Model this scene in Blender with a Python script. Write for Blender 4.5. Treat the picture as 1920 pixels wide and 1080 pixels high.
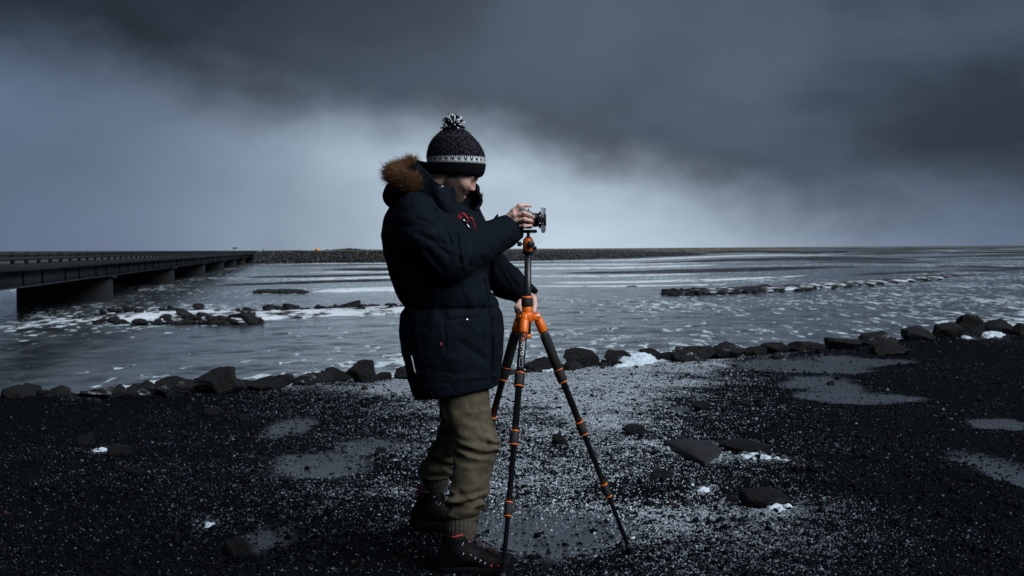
import bpy, math, random
import numpy as np
from mathutils import Matrix, Vector

for o in list(bpy.data.objects):
    bpy.data.objects.remove(o)
sc = bpy.context.scene
COL = sc.collection
rng = np.random.default_rng(7)
random.seed(7)

# ------------------------------------------------------------------ camera
EYE = 1.32
FPX = 2667.0
cd = bpy.data.cameras.new('view_camera')
cam = bpy.data.objects.new('view_camera', cd)
COL.objects.link(cam)
sc.camera = cam
cd.lens = 50.0
cd.sensor_width = 36.0
cd.clip_start = 0.05
cd.clip_end = 60000
PITCH = math.atan((540 - 466.7) / FPX)
ROLL = math.atan(10.0 / 1430.0)
CAMROT = Matrix.Rotation(math.pi / 2 - PITCH, 3, 'X') @ Matrix.Rotation(-ROLL, 3, 'Z')
cam.rotation_euler = CAMROT.to_euler()
cam.location = (0, 0, EYE)
cd.dof.use_dof = True
cd.dof.focus_distance = 5.95
cd.dof.aperture_fstop = 10.0

# ------------------------------------------------------------------ world
W = bpy.data.worlds.new('World')
sc.world = W
W.use_nodes = True
wn, wl = W.node_tree.nodes, W.node_tree.links
wn.clear()


def wmath(op, a, b=None, clamp=False):
    n = wn.new('ShaderNodeMath')
    n.operation = op
    n.use_clamp = clamp
    for i, v in enumerate((a, b)):
        if v is None:
            continue
        if isinstance(v, (int, float)):
            n.inputs[i].default_value = v
        else:
            wl.new(v, n.inputs[i])
    return n.outputs[0]


def wmix(f, a, b):
    n = wn.new('ShaderNodeMix')
    n.data_type = 'RGBA'
    n.clamp_factor = True
    for sock, v in ((n.inputs[0], f), (n.inputs[6], a), (n.inputs[7], b)):
        if isinstance(v, (int, float)):
            sock.default_value = v
        elif isinstance(v, tuple):
            sock.default_value = v
        else:
            wl.new(v, sock)
    return n.outputs[2]


def wsmooth(v, lo, hi):
    n = wn.new('ShaderNodeMapRange')
    n.interpolation_type = 'SMOOTHSTEP'
    wl.new(v, n.inputs[0])
    n.inputs[1].default_value = lo
    n.inputs[2].default_value = hi
    return n.outputs[0]


def wnoise(vec, scale, detail, rough=0.5, stretch=(1, 1, 1), off=(0, 0, 0)):
    m = wn.new('ShaderNodeMapping')
    m.inputs['Scale'].default_value = stretch
    m.inputs['Location'].default_value = off
    wl.new(vec, m.inputs[0])
    n = wn.new('ShaderNodeTexNoise')
    n.inputs['Scale'].default_value = scale
    n.inputs['Detail'].default_value = detail
    n.inputs['Roughness'].default_value = rough
    wl.new(m.outputs[0], n.inputs[0])
    return n.outputs[0]


SUN_EL, SUN_AZ = math.radians(43), math.radians(128)      # azimuth from +Y towards +X
EXPO = 1.25
sky = wn.new('ShaderNodeTexSky')
sky.sky_type = 'NISHITA'
sky.sun_disc = False
sky.sun_elevation = SUN_EL
sky.sun_rotation = SUN_AZ
tc = wn.new('ShaderNodeTexCoord')
gen = tc.outputs['Generated']
sx = wn.new('ShaderNodeSeparateXYZ')
wl.new(gen, sx.inputs[0])
X_, Y_, Z_ = sx.outputs
az = wmath('ARCTAN2', X_, Y_)
el = wmath('ARCSINE', Z_)
# lower edge of the dark cloud deck, as elevation against azimuth
ramp = wn.new('ShaderNodeValToRGB')
cr = ramp.color_ramp
cr.interpolation = 'B_SPLINE'
pts = [(-3.14, 4.6), (-1.2, 7.0), (-0.42, 8.3), (-0.345, 7.9), (-0.245, 6.0), (-0.135, 5.3), (-0.06, 4.7),
       (0.0, 3.9), (0.035, 2.9), (0.127, 2.0), (0.2, 1.4), (0.275, 1.05), (0.36, 1.0), (1.2, 3.0), (3.14, 4.6)]
while len(cr.elements) < len(pts):
    cr.elements.new(0.5)
for e, (a, v) in zip(cr.elements, pts):
    e.position = a / 6.2832 + 0.5
    e.color = (v / 10, v / 10, v / 10, 1)
wl.new(wmath('ADD', wmath('MULTIPLY', az, 1 / 6.2832), 0.5), ramp.inputs[0])
bound = wmath('MULTIPLY', ramp.outputs[0], math.radians(10))
n1 = wnoise(gen, 9.0, 5.0, 0.55, (1, 1, 1.6))
n2 = wnoise(gen, 5.0, 4.0, 0.5, (1, 1, 1.9), (3.1, 1.7, 0.4))
n3 = wnoise(gen, 16.0, 3.0, 0.5, (1, 1, 0.35), (0.3, 5.7, 2.4))
edge = wmath('ADD', wmath('SUBTRACT', el, bound), wmath('MULTIPLY', wmath('SUBTRACT', n1, 0.5), 0.075))
cmask = wsmooth(edge, -0.034, 0.040)
da = wmath('DIVIDE', wmath('SUBTRACT', az, 0.018), 0.175)
glow = wmath('EXPONENT', wmath('MULTIPLY', wmath('MULTIPLY', da, da), -1.0))
glow = wmath('MULTIPLY', glow, wmath('EXPONENT', wmath('MULTIPLY', wmath('ABSOLUTE', el), -1.6)))
glow = wmath('MULTIPLY', glow, wmath('ADD', 0.80, wmath('MULTIPLY', n3, 0.4)))
K = 10.0 / (2 ** EXPO)          # background strength is 0.1
lowc = wmix(glow, (0.112 * K, 0.155 * K, 0.240 * K, 1), (0.60 * K, 0.73 * K, 0.85 * K, 1))
lowc = wmix(wmath('MULTIPLY', wmath('SUBTRACT', 0.58, n2, True), 1.3), lowc, (0.07 * K, 0.09 * K, 0.13 * K, 1))
side = wsmooth(az, -0.38, 0.20)
lum = wmath('ADD', 0.020, wmath('MULTIPLY', side, 0.040))
lum = wmath('MULTIPLY', lum, wmath('ADD', 0.55, wmath('MULTIPLY', wsmooth(n2, 0.34, 0.68), 0.95)))
n4 = wnoise(gen, 7.0, 4.0, 0.55, (1, 1, 1.2), (7.7, 2.2, 9.1))
lum = wmath('MULTIPLY', lum, wmath('ADD', 0.72, wmath('MULTIPLY', n4, 0.56)))
cxyz = wn.new('ShaderNodeCombineXYZ')
for k_, f_c in enumerate((0.70, 1.0, 1.48)):
    wl.new(wmath('MULTIPLY', lum, f_c * K), cxyz.inputs[k_])
cl = wmix(wmath('MULTIPLY', glow, 0.20), cxyz.outputs[0], (0.21 * K, 0.25 * K, 0.31 * K, 1))
full = wmix(cmask, lowc, cl)
full = wmix(0.008, full, sky.outputs[0])
bg = wn.new('ShaderNodeBackground')
bg.inputs[1].default_value = 0.1
wl.new(full, bg.inputs[0])
wo = wn.new('ShaderNodeOutputWorld')
wl.new(bg.outputs[0], wo.inputs[0])

# ------------------------------------------------------------------ sun, exposure
sd = bpy.data.lights.new('sun', 'SUN')
sd.energy = 1.5
sd.angle = math.radians(50)
sd.color = (0.86, 0.94, 1.0)
sun = bpy.data.objects.new('sun', sd)
COL.objects.link(sun)
sdir = Vector((math.sin(SUN_AZ) * math.cos(SUN_EL), math.cos(SUN_AZ) * math.cos(SUN_EL), math.sin(SUN_EL)))
sun.rotation_euler = sdir.to_track_quat('Z', 'Y').to_euler()
sc.view_settings.view_transform = 'Standard'
sc.view_settings.look = 'None'
sc.view_settings.exposure = EXPO
sc.view_settings.gamma = 1.0
sc.view_settings.use_curve_mapping = False
sc.cycles.max_bounces = 6

# ------------------------------------------------------------------ helpers
CR = np.array(CAMROT)


def A(px, py, Y):
    """world point at depth Y that the photograph shows at (px, py)"""
    d = CR @ np.array([(px - 960) / FPX, -(py - 540) / FPX, -1.0])
    return d * (Y / d[1]) + np.array([0, 0, EYE])


def G(px, py, z=0.0):
    """world point on the level z that the photograph shows at (px, py)"""
    d = CR @ np.array([(px - 960) / FPX, -(py - 540) / FPX, -1.0])
    return d * ((z - EYE) / d[2]) + np.array([0, 0, EYE])


def S(px, Y=5.9):
    return px * Y / FPX


def hash3(ix, iy, iz, seed):
    h = (ix.astype(np.int64) * 374761393 + iy.astype(np.int64) * 668265263 + iz.astype(np.int64) * 2147483647 + seed * 974634347) & 0xFFFFFFFF
    h = ((h ^ (h >> 13)) * 1274126177) & 0xFFFFFFFF
    h = (h ^ (h >> 16)) & 0xFFFFFF
    return h.astype(np.float32) / 16777216.0


def vnoise(p, seed=0):
    """value noise of an (N,3) array, 0..1"""
    p = np.asarray(p, np.float32)
    i = np.floor(p)
    f = p - i
    f = f * f * (3 - 2 * f)
    i = i.astype(np.int32)
    r = 0
    for dx in (0, 1):
        wx = f[:, 0] if dx else 1 - f[:, 0]
        for dy in (0, 1):
            wy = f[:, 1] if dy else 1 - f[:, 1]
            for dz in (0, 1):
                wz = f[:, 2] if dz else 1 - f[:, 2]
                r = r + wx * wy * wz * hash3(i[:, 0] + dx, i[:, 1] + dy, i[:, 2] + dz, seed)
    return r


def fbm(p, seed=0, octaves=4, gain=0.5):
    p = np.asarray(p, np.float32)
    a, s, t = 1.0, 0.0, 0.0
    for k in range(octaves):
        s = s + a * vnoise(p * (2.03 ** k) + 17.3 * k, seed + k)
        t += a
        a *= gain
    return s / t


def n2d(x, y, scale, seed, octv=4):
    p = np.stack([np.ravel(x) * scale, np.ravel(y) * scale, np.zeros(np.size(x))], 1)
    return fbm(p, seed, octv).reshape(np.shape(x))


def mesh_np(name, V, F, smooth=True):
    """V (n,3), F list of int arrays (k,3) / (k,4)"""
    me = bpy.data.meshes.new(name)
    V = np.asarray(V, np.float32)
    F = [np.asarray(f, np.int32) for f in F if len(f)]
    me.vertices.add(len(V))
    me.vertices.foreach_set('co', V.ravel())
    loops = np.concatenate([f.ravel() for f in F])
    starts, s = [], 0
    for f in F:
        starts.append(s + np.arange(len(f)) * f.shape[1])
        s += f.size
    me.loops.add(len(loops))
    me.loops.foreach_set('vertex_index', loops)
    nf = sum(len(f) for f in F)
    me.polygons.add(nf)
    me.polygons.foreach_set('loop_start', np.concatenate(starts).astype(np.int32))
    me.update(calc_edges=True)
    if smooth:
        me.polygons.foreach_set('use_smooth', np.ones(nf, bool))
    me.validate()
    return me


def link(name, me, mat=None, parent=None, kind=None, label=None, cat=None, group=None):
    o = bpy.data.objects.new(name, me)
    COL.objects.link(o)
    if mat is not None and me is not None and not me.materials:
        me.materials.append(mat)
    if parent is not None:
        o.parent = parent
        o.matrix_parent_inverse = parent.matrix_basis.inverted()
    for k, v in (('kind', kind), ('label', label), ('category', cat), ('group', group)):
        if v:
            o[k] = v
    return o


def empty(name, loc, label, cat, group=None):
    o = bpy.data.objects.new(name, None)
    COL.objects.link(o)
    o.location = tuple(loc)
    o.empty_display_size = 0.1
    o['label'] = label
    o['category'] = cat
    if group:
        o['group'] = group
    return o


def attr(me, name, vals, domain='POINT'):
    a = me.attributes.new(name, 'FLOAT', domain)
    a.data.foreach_set('value', np.asarray(vals, np.float32))


def frame(d):
    d = np.asarray(d, float)
    d = d / np.linalg.norm(d)
    u = np.cross(d, [0, 0, 1.0])
    if np.linalg.norm(u) < 1e-4:
        u = np.array([1.0, 0, 0])
    u /= np.linalg.norm(u)
    return d, u, np.cross(u, d)


class MB:
    """collects shapes into one mesh"""

    def __init__(self):
        self.V, self.T, self.Q, self.n = [], [], [], 0

    def add(self, V, Q=(), T=()):
        V = np.asarray(V, float)
        if len(Q):
            self.Q.append(np.asarray(Q, int) + self.n)
        if len(T):
            self.T.append(np.asarray(T, int) + self.n)
        self.V.append(V)
        self.n += len(V)

    def tube(self, path, radii, seg=12, caps=True, flat=1.0):
        path = np.asarray(path, float)
        if np.isscalar(radii):
            radii = [radii] * len(path)
        n = len(path)
        t = np.gradient(path, axis=0)
        _, u, v = frame(t[0])
        V = []
        for i in range(n):
            d = t[i] / (np.linalg.norm(t[i]) + 1e-12)
            u = u - d * np.dot(u, d)
            u /= np.linalg.norm(u)
            v = np.cross(d, u)
            for k in range(seg):
                a = 2 * math.pi * k / seg
                V.append(path[i] + radii[i] * (math.cos(a) * u + flat * math.sin(a) * v))
        Q = [(i * seg + k, i * seg + (k + 1) % seg, (i + 1) * seg + (k + 1) % seg, (i + 1) * seg + k)
             for i in range(n - 1) for k in range(seg)]
        T = []
        if caps:
            V.append(path[0])
            V.append(path[-1])
            a, b = n * seg, n * seg + 1
            T = [(a, (k + 1) % seg, k) for k in range(seg)] + [(b, (n - 1) * seg + k, (n - 1) * seg + (k + 1) % seg) for k in range(seg)]
        self.add(V, Q, T)
        return self

    def lathe(self, a, b, prof, seg=20):
        """prof: (fraction along a->b, radius)"""
        a, b = np.asarray(a, float), np.asarray(b, float)
        d, u, v = frame(b - a)
        V = []
        for t, r in prof:
            for k in range(seg):
                q = 2 * math.pi * k / seg
                V.append(a + (b - a) * t + r * (math.cos(q) * u + math.sin(q) * v))
        n = len(prof)
        Q = [(i * seg + k, (i + 1) * seg + k, (i + 1) * seg + (k + 1) % seg, i * seg + (k + 1) % seg)
             for i in range(n - 1) for k in range(seg)]
        V += [a + (b - a) * prof[0][0], a + (b - a) * prof[-1][0]]
        c0, c1 = n * seg, n * seg + 1
        T = [(c0, k, (k + 1) % seg) for k in range(seg)] + [(c1, (n - 1) * seg + (k + 1) % seg, (n - 1) * seg + k) for k in range(seg)]
        self.add(V, Q, T)
        return self

    def box(self, c, size, R=None, bev=0.0):
        h = np.asarray(size, float) / 2
        if bev <= 0:
            V = np.array([[x, y, z] for x in (-1, 1) for y in (-1, 1) for z in (-1, 1)], float) * h
            Q = [(0, 1, 3, 2), (4, 6, 7, 5), (0, 4, 5, 1), (2, 3, 7, 6), (0, 2, 6, 4), (1, 5, 7, 3)]
            T = []
        else:
            V, Q, T = [], [], []
            idx = {}
            for x in (-1, 1):
                for y in (-1, 1):
                    for z in (-1, 1):
                        for ax in range(3):
                            p = np.array([x, y, z]) * (h - bev)
                            p[ax] += (x, y, z)[ax] * bev
                            idx[(x, y, z, ax)] = len(V)
                            V.append(p)
            for ax in range(3):
                o1, o2 = (ax + 1) % 3, (ax + 2) % 3
                for s in (-1, 1):
                    def k(a, b):
                        q = [0, 0, 0]
                        q[ax], q[o1], q[o2] = s, a, b
                        return idx[(q[0], q[1], q[2], ax)]
                    f = [k(-1, -1), k(1, -1), k(1, 1), k(-1, 1)]
                    Q.append(f if s > 0 else f[::-1])
                for s1 in (-1, 1):
                    for s2 in (-1, 1):
                        def e(t, a):
                            q = [0, 0, 0]
                            q[ax], q[o1], q[o2] = t, s1, s2
                            return idx[(q[0], q[1], q[2], a)]
                        f = [e(-1, o1), e(1, o1), e(1, o2), e(-1, o2)]
                        Q.append(f if s1 * s2 < 0 else f[::-1])
            for x in (-1, 1):
                for y in (-1, 1):
                    for z in (-1, 1):
                        f = [idx[(x, y, z, 0)], idx[(x, y, z, 1)], idx[(x, y, z, 2)]]
                        T.append(f if x * y * z > 0 else f[::-1])
            V = np.array(V)
        if R is not None:
            V = V @ np.asarray(R).T
        self.add(V + np.asarray(c), Q, T)
        return self

    def mesh(self, name, smooth=True):
        F = []
        if self.Q:
            F.append(np.concatenate(self.Q))
        if self.T:
            F.append(np.concatenate(self.T))
        return mesh_np(name, np.concatenate(self.V), F, smooth)

    def build(self, name, mat, parent=None, smooth=True, **kw):
        return link(name, self.mesh(name, smooth), mat, parent, **kw)


def catmull(P, n):
    P = np.asarray(P, float)
    P = np.vstack([2 * P[0] - P[1], P, 2 * P[-1] - P[-2]])
    m = len(P) - 3
    out = []
    for t in np.linspace(0, m - 1e-6, n):
        i = int(t)
        f = t - i
        p0, p1, p2, p3 = P[i:i + 4]
        out.append(0.5 * ((2 * p1) + (-p0 + p2) * f + (2 * p0 - 5 * p1 + 4 * p2 - p3) * f * f + (-p0 + 3 * p1 - 3 * p2 + p3) * f ** 3))
    return np.array(out)


# ---- implicit surfaces (clothes, skin, boots)
def surf_nets(fn, lo, hi, h):
    """surface of an implicit function; only blocks near the surface are sampled finely"""
    lo, hi = np.asarray(lo, float), np.asarray(hi, float)
    bs = 8
    nb_ = np.maximum(np.ceil((hi - lo) / (h * bs)).astype(int), 1)
    n = nb_ * bs
    cen_ = np.stack(np.meshgrid(*[np.arange(k) for k in nb_], indexing='ij'), -1).reshape(-1, 3)
    Pc = (lo + (cen_ + 0.5) * bs * h).astype(np.float32)
    dc = np.concatenate([fn(Pc[i:i + 200000]) for i in range(0, len(Pc), 200000)])
    D = np.repeat(np.repeat(np.repeat(dc.reshape(nb_).astype(np.float32), bs, 0), bs, 1), bs, 2)
    D = np.where(np.abs(D) < 1e-6, 1e-6, D)
    act = cen_[np.abs(dc) < bs * h * 0.9 + 0.04]
    o = np.stack(np.meshgrid(*[np.arange(bs)] * 3, indexing='ij'), -1).reshape(-1, 3)
    for i in range(0, len(act), 600):
        ix = (act[i:i + 600, None, :] * bs + o[None]).reshape(-1, 3)
        D[tuple(ix.T)] = fn((lo + ix * h).astype(np.float32))
    c = n - 1
    keys, poss, edges = [], [], []
    for ax in range(3):
        sl0, sl1 = [slice(None)] * 3, [slice(None)] * 3
        sl0[ax], sl1[ax] = slice(0, -1), slice(1, None)
        a, b = D[tuple(sl0)], D[tuple(sl1)]
        idx = np.argwhere((a < 0) != (b < 0))
        va, vb = a[tuple(idx.T)], b[tuple(idx.T)]
        pos = idx.astype(np.float64)
        pos[:, ax] += va / (va - vb)
        o1, o2 = (ax + 1) % 3, (ax + 2) % 3
        ok = (idx[:, o1] > 0) & (idx[:, o2] > 0) & (idx[:, o1] < c[o1]) & (idx[:, o2] < c[o2])
        idx, pos, va = idx[ok], pos[ok], va[ok]
        four = []
        for d1, d2 in ((-1, -1), (0, -1), (0, 0), (-1, 0)):
            q = idx.copy()
            q[:, o1] += d1
            q[:, o2] += d2
            four.append((q[:, 0] * n[1] + q[:, 1]) * n[2] + q[:, 2])
            poss.append(pos)
            keys.append(four[-1])
        edges.append((np.stack(four, 1), va < 0))
    uk, inv = np.unique(np.concatenate(keys), return_inverse=True)
    pos = np.concatenate(poss)
    cnt = np.bincount(inv)
    V = np.stack([np.bincount(inv, pos[:, k]) / cnt for k in range(3)], 1) * h + lo
    F = []
    for four, ins in edges:
        f = np.searchsorted(uk, four)
        f[~ins] = f[~ins][:, ::-1]
        F.append(f)
    return V.astype(np.float32), np.concatenate(F)


def smooth_mesh(V, F, it=1, lam=0.5):
    for _ in range(it):
        s = np.zeros_like(V)
        cn = np.zeros(len(V), np.float32)
        for k in range(4):
            a, b = F[:, k], F[:, (k + 1) % 4]
            np.add.at(s, a, V[b])
            np.add.at(cn, a, 1)
            np.add.at(s, b, V[a])
            np.add.at(cn, b, 1)
        V = V + lam * (s / np.maximum(cn, 1)[:, None] - V)
    return V


def rcone(P, a, b, ra, rb):
    a, b = np.asarray(a, np.float32), np.asarray(b, np.float32)
    ba = b - a
    t = np.clip(((P - a) @ ba) / (ba @ ba), 0, 1)
    d = P - a - t[:, None] * ba
    return np.sqrt((d * d).sum(1)) - (ra + (rb - ra) * t)


def chain(P, pts, k=0.02):
    """pts: (point, radius)"""
    d = None
    for (a, ra), (b, rb) in zip(pts[:-1], pts[1:]):
        e = rcone(P, a, b, ra, rb)
        d = e if d is None else smin(d, e, k)
    return d


def ell(P, c, r, R=None):
    q = P - np.asarray(c, np.float32)
    if R is not None:
        q = q @ np.asarray(R, np.float32)
    r = np.asarray(r, np.float32)
    k0 = np.sqrt(((q / r) ** 2).sum(1))
    k1 = np.sqrt(((q / (r * r)) ** 2).sum(1)) + 1e-9
    return k0 * (k0 - 1) / k1


def rbox(P, c, h, r, R=None):
    q = P - np.asarray(c, np.float32)
    if R is not None:
        q = q @ np.asarray(R, np.float32)
    q = np.abs(q) - (np.asarray(h, np.float32) - r)
    return np.sqrt((np.maximum(q, 0) ** 2).sum(1)) + np.minimum(q.max(1), 0) - r


def smin(a, b, k):
    h = np.maximum(k - np.abs(a - b), 0) / k
    return np.minimum(a, b) - h * h * k * 0.25


def smax(a, b, k):
    return -smin(-a, -b, k)


def seg2(P, a, b):
    """distance in the X-Z plane to a segment"""
    p = P[:, [0, 2]]
    a, b = np.asarray(a, np.float32)[[0, 2]], np.asarray(b, np.float32)[[0, 2]]
    ba = b - a
    t = np.clip(((p - a) @ ba) / (ba @ ba), 0, 1)
    d = p - a - t[:, None] * ba
    return np.sqrt((d * d).sum(1)), t


def sdf_obj(name, fn, lo, hi, h, mat, parent, smooth_it=1, **kw):
    V, F = surf_nets(fn, lo, hi, h)
    if smooth_it:
        V = smooth_mesh(V, F, smooth_it)
    return link(name, mesh_np(name, V, [F]), mat, parent, **kw)


# ---- materials
MATS = {}


def mat(name, col, rough=0.6, metal=0.0, var=0.0, vscale=20.0, bump=0.0, bscale=60.0, bdist=0.004, spec=0.5, sheen=0.0, detail=4.0):
    m = bpy.data.materials.new(name)
    m.use_nodes = True
    n, l = m.node_tree.nodes, m.node_tree.links
    b = n['Principled BSDF']
    b.inputs['Base Color'].default_value = (*col, 1)
    b.inputs['Roughness'].default_value = rough
    b.inputs['Metallic'].default_value = metal
    b.inputs['Specular IOR Level'].default_value = spec
    if sheen:
        b.inputs['Sheen Weight'].default_value = sheen
        b.inputs['Sheen Roughness'].default_value = 0.5
    t = n.new('ShaderNodeTexCoord')
    if var:
        x = n.new('ShaderNodeTexNoise')
        x.inputs['Scale'].default_value = vscale
        x.inputs['Detail'].default_value = detail
        l.new(t.outputs['Object'], x.inputs[0])
        mx = n.new('ShaderNodeMix')
        mx.data_type = 'RGBA'
        mx.inputs[6].default_value = (*[c * (1 - var) for c in col], 1)
        mx.inputs[7].default_value = (*[min(1, c * (1 + var)) for c in col], 1)
        r = n.new('ShaderNodeMapRange')
        r.inputs[1].default_value = 0.3
        r.inputs[2].default_value = 0.7
        l.new(x.outputs[0], r.inputs[0])
        l.new(r.outputs[0], mx.inputs[0])
        l.new(mx.outputs[2], b.inputs['Base Color'])
    if bump:
        x = n.new('ShaderNodeTexNoise')
        x.inputs['Scale'].default_value = bscale
        x.inputs['Detail'].default_value = detail
        l.new(t.outputs['Object'], x.inputs[0])
        bp = n.new('ShaderNodeBump')
        bp.inputs['Strength'].default_value = bump
        bp.inputs['Distance'].default_value = bdist
        l.new(x.outputs[0], bp.inputs['Height'])
        l.new(bp.outputs[0], b.inputs['Normal'])
    MATS[name] = m
    return m


class NT:
    """small node-graph helper"""

    def __init__(self, name):
        self.m = bpy.data.materials.new(name)
        self.m.use_nodes = True
        self.n, self.l = self.m.node_tree.nodes, self.m.node_tree.links
        self.b = self.n['Principled BSDF']

    def put(self, sock, v):
        if isinstance(v, (int, float)):
            sock.default_value = v
        elif isinstance(v, tuple):
            sock.default_value = (*v, 1) if len(v) == 3 and sock.type == 'RGBA' else v
        else:
            self.l.new(v, sock)

    def obj(self):
        return self.n.new('ShaderNodeTexCoord').outputs['Object']

    def mapping(self, vec, scale):
        m = self.n.new('ShaderNodeMapping')
        m.inputs['Scale'].default_value = scale
        self.l.new(vec, m.inputs[0])
        return m.outputs[0]

    def noise(self, vec, scale, detail=4, rough=0.5, dist=0.0):
        x = self.n.new('ShaderNodeTexNoise')
        x.inputs['Scale'].default_value = scale
        x.inputs['Detail'].default_value = detail
        x.inputs['Roughness'].default_value = rough
        x.inputs['Distortion'].default_value = dist
        self.l.new(vec, x.inputs[0])
        return x.outputs[0]

    def voronoi(self, vec, scale, feature='F1', out='Distance'):
        x = self.n.new('ShaderNodeTexVoronoi')
        x.feature = feature
        x.inputs['Scale'].default_value = scale
        self.l.new(vec, x.inputs[0])
        return x.outputs[out]

    def attr(self, name):
        x = self.n.new('ShaderNodeAttribute')
        x.attribute_name = name
        return x.outputs['Fac']

    def acol(self, name):
        x = self.n.new('ShaderNodeAttribute')
        x.attribute_name = name
        return x.outputs['Color']

    def math(self, op, a, b=0.0, clamp=False):
        x = self.n.new('ShaderNodeMath')
        x.operation = op
        x.use_clamp = clamp
        self.put(x.inputs[0], a)
        self.put(x.inputs[1], b)
        return x.outputs[0]

    def ss(self, v, lo, hi):
        x = self.n.new('ShaderNodeMapRange')
        x.interpolation_type = 'SMOOTHSTEP'
        self.put(x.inputs[0], v)
        self.put(x.inputs[1], lo)
        self.put(x.inputs[2], hi)
        return x.outputs[0]

    def mix(self, f, a, b):
        x = self.n.new('ShaderNodeMix')
        x.data_type = 'RGBA'
        self.put(x.inputs[0], f)
        self.put(x.inputs[6], a)
        self.put(x.inputs[7], b)
        return x.outputs[2]

    def fmix(self, f, a, b):
        x = self.n.new('ShaderNodeMix')
        self.put(x.inputs[0], f)
        self.put(x.inputs[2], a)
        self.put(x.inputs[3], b)
        return x.outputs[0]

    def bump(self, h, strength, dist):
        x = self.n.new('ShaderNodeBump')
        x.inputs['Strength'].default_value = strength
        x.inputs['Distance'].default_value = dist
        self.l.new(h, x.inputs['Height'])
        self.l.new(x.outputs[0], self.b.inputs['Normal'])

    def set(self, **kw):
        for k, v in kw.items():
            self.put(self.b.inputs[k.replace('_', ' ')], v)
        return self.m


# ================================================================== SETTING
WZ = -2.68           # river level
EX = np.array([-60, -20, -9, -4.5, -2.8, -1.4, 0, 2.1, 4.5, 7.7, 12, 25, 70])
EYY = np.array([9, 10.5, 11.8, 12.7, 13.4, 14.3, 15.1, 16.6, 18.8, 22.0, 25.5, 34, 60])
PUD = []
for px, py, rx, ry in ((540, 805, 62, 26), (605, 868, 100, 24), (705, 838, 85, 20), (1500, 690, 125, 12), (1640, 681, 110, 9), (1545, 718, 62, 18),
                       (1612, 746, 115, 12), (1276, 768, 27, 8), (1045, 992, 165, 52), (1885, 798, 62, 12), (1915, 900, 62, 44), (500, 1012, 90, 30)):
    c = G(px, py)
    PUD.append((c[0], c[1], rx * c[1] / FPX, ry * c[1] ** 2 / (FPX * EYE), rx))


DRIFTS = (
        (1280, 853, 92, 14, -0.30, 0.03, 'snow blown against the near edge of the flat slab'),
        (1345, 857, 36, 14, 0.4, 0.03, 'snow wedge at the corner of the flat slab'),
        (1428, 868, 104, 14, -0.10, 0.035, 'long white snow patch below the low black rock'),
        (1458, 960, 60, 18, 0.1, 0.05, 'bright snow wedge at the foot of the dark humped rock'),
        (1192, 684, 110, 20, 0.10, 0.22, 'white snow drift piled below the rounded boulder'),
        (1236, 680, 60, 10, 0.0, 0.08, 'low tail of the snow drift beyond the wedge stone'),
        (585, 724, 90, 14, 0.2, 0.12, 'snow drift lying between the tilted stones'),
        (632, 716, 40, 8, 0.0, 0.05, 'small snow drift below the pointed boulder'),
        (186, 752, 44, 12, 0.2, 0.08, 'snow streak under the flat boulder near the bridge'),
        (390, 988, 34, 12, -0.1, 0.02, 'small snow patch in the dark near gravel'),
        (192, 853, 52, 12, -0.1, 0.02, 'thin snow patch between two black stones'),
        (1320, 926, 44, 10, 0.2, 0.02, 'thin snow streak above the small black stone'),
        (1008, 694, 80, 12, 0.0, 0.10, 'snow drift seen between the tripod legs'),
        (1860, 633, 70, 8, 0.1, 0.10, 'snow strip below the long flat boulder'),
        (1810, 636, 34, 6, 0.1, 0.08, 'little snow strip below the tallest domed boulder'))
DR_ = []
for px, py, wp, hp, sl, th, wd in DRIFTS:
    c = G(px, py)
    DR_.append((c[0], c[1], wp / 2 * c[1] / FPX, max(hp / 2 * c[1] ** 2 / (FPX * EYE), 0.08), sl * c[1] / EYE))


def sstep(x, a, b):
    t = np.clip((x - a) / (b - a), 0, 1)
    return t * t * (3 - 2 * t)


def puddle_mask(x, y):
    m = np.zeros_like(x)
    w = (n2d(x, y, 1.1, 31, 4) - 0.5) * 1.5 + (n2d(x, y, 5.0, 35, 3) - 0.5) * 0.5
    for cx, cy, rx, ry, _ in PUD:
        d = np.sqrt(((x - cx) / rx) ** 2 + ((y - cy) / ry) ** 2)
        m = np.maximum(m, 1 - sstep(d + w, 0.35, 1.45))
    return m


LF = A(818, 990, 6.2)      # the rear boot stands on a low rise


def height(x, y):
    x, y = np.asarray(x, float), np.asarray(y, float)
    ye = np.interp(x, EX, EYY) + (n2d(x, y * 0, 0.6, 5, 3) - 0.5) * 0.9
    h = 0.012 + (n2d(x, y, 0.5, 1, 3) - 0.5) * 0.10 * sstep(np.hypot(x - 0.1, y - 5.9), 0.9, 2.2)
    h += (n2d(x, y, 2.6, 2, 4) - 0.5) * 0.035 + (n2d(x, y, 14.0, 3, 3) - 0.5) * 0.018
    h += 0.088 * np.exp(-((x - LF[0]) / 0.32) ** 2 - ((y - LF[1] - 0.02) / 0.22) ** 2)
    h += 0.05 * np.exp(-((y - ye + 0.9) / 0.6) ** 2)
    pm = puddle_mask(x, y)
    h = h * (1 - 0.75 * pm) - 0.012 * pm
    drop = np.maximum(y - ye, 0)
    h = h - np.minimum(drop * 0.75, 4.6) * sstep(drop, 0, 0.8)
    return h


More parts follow.
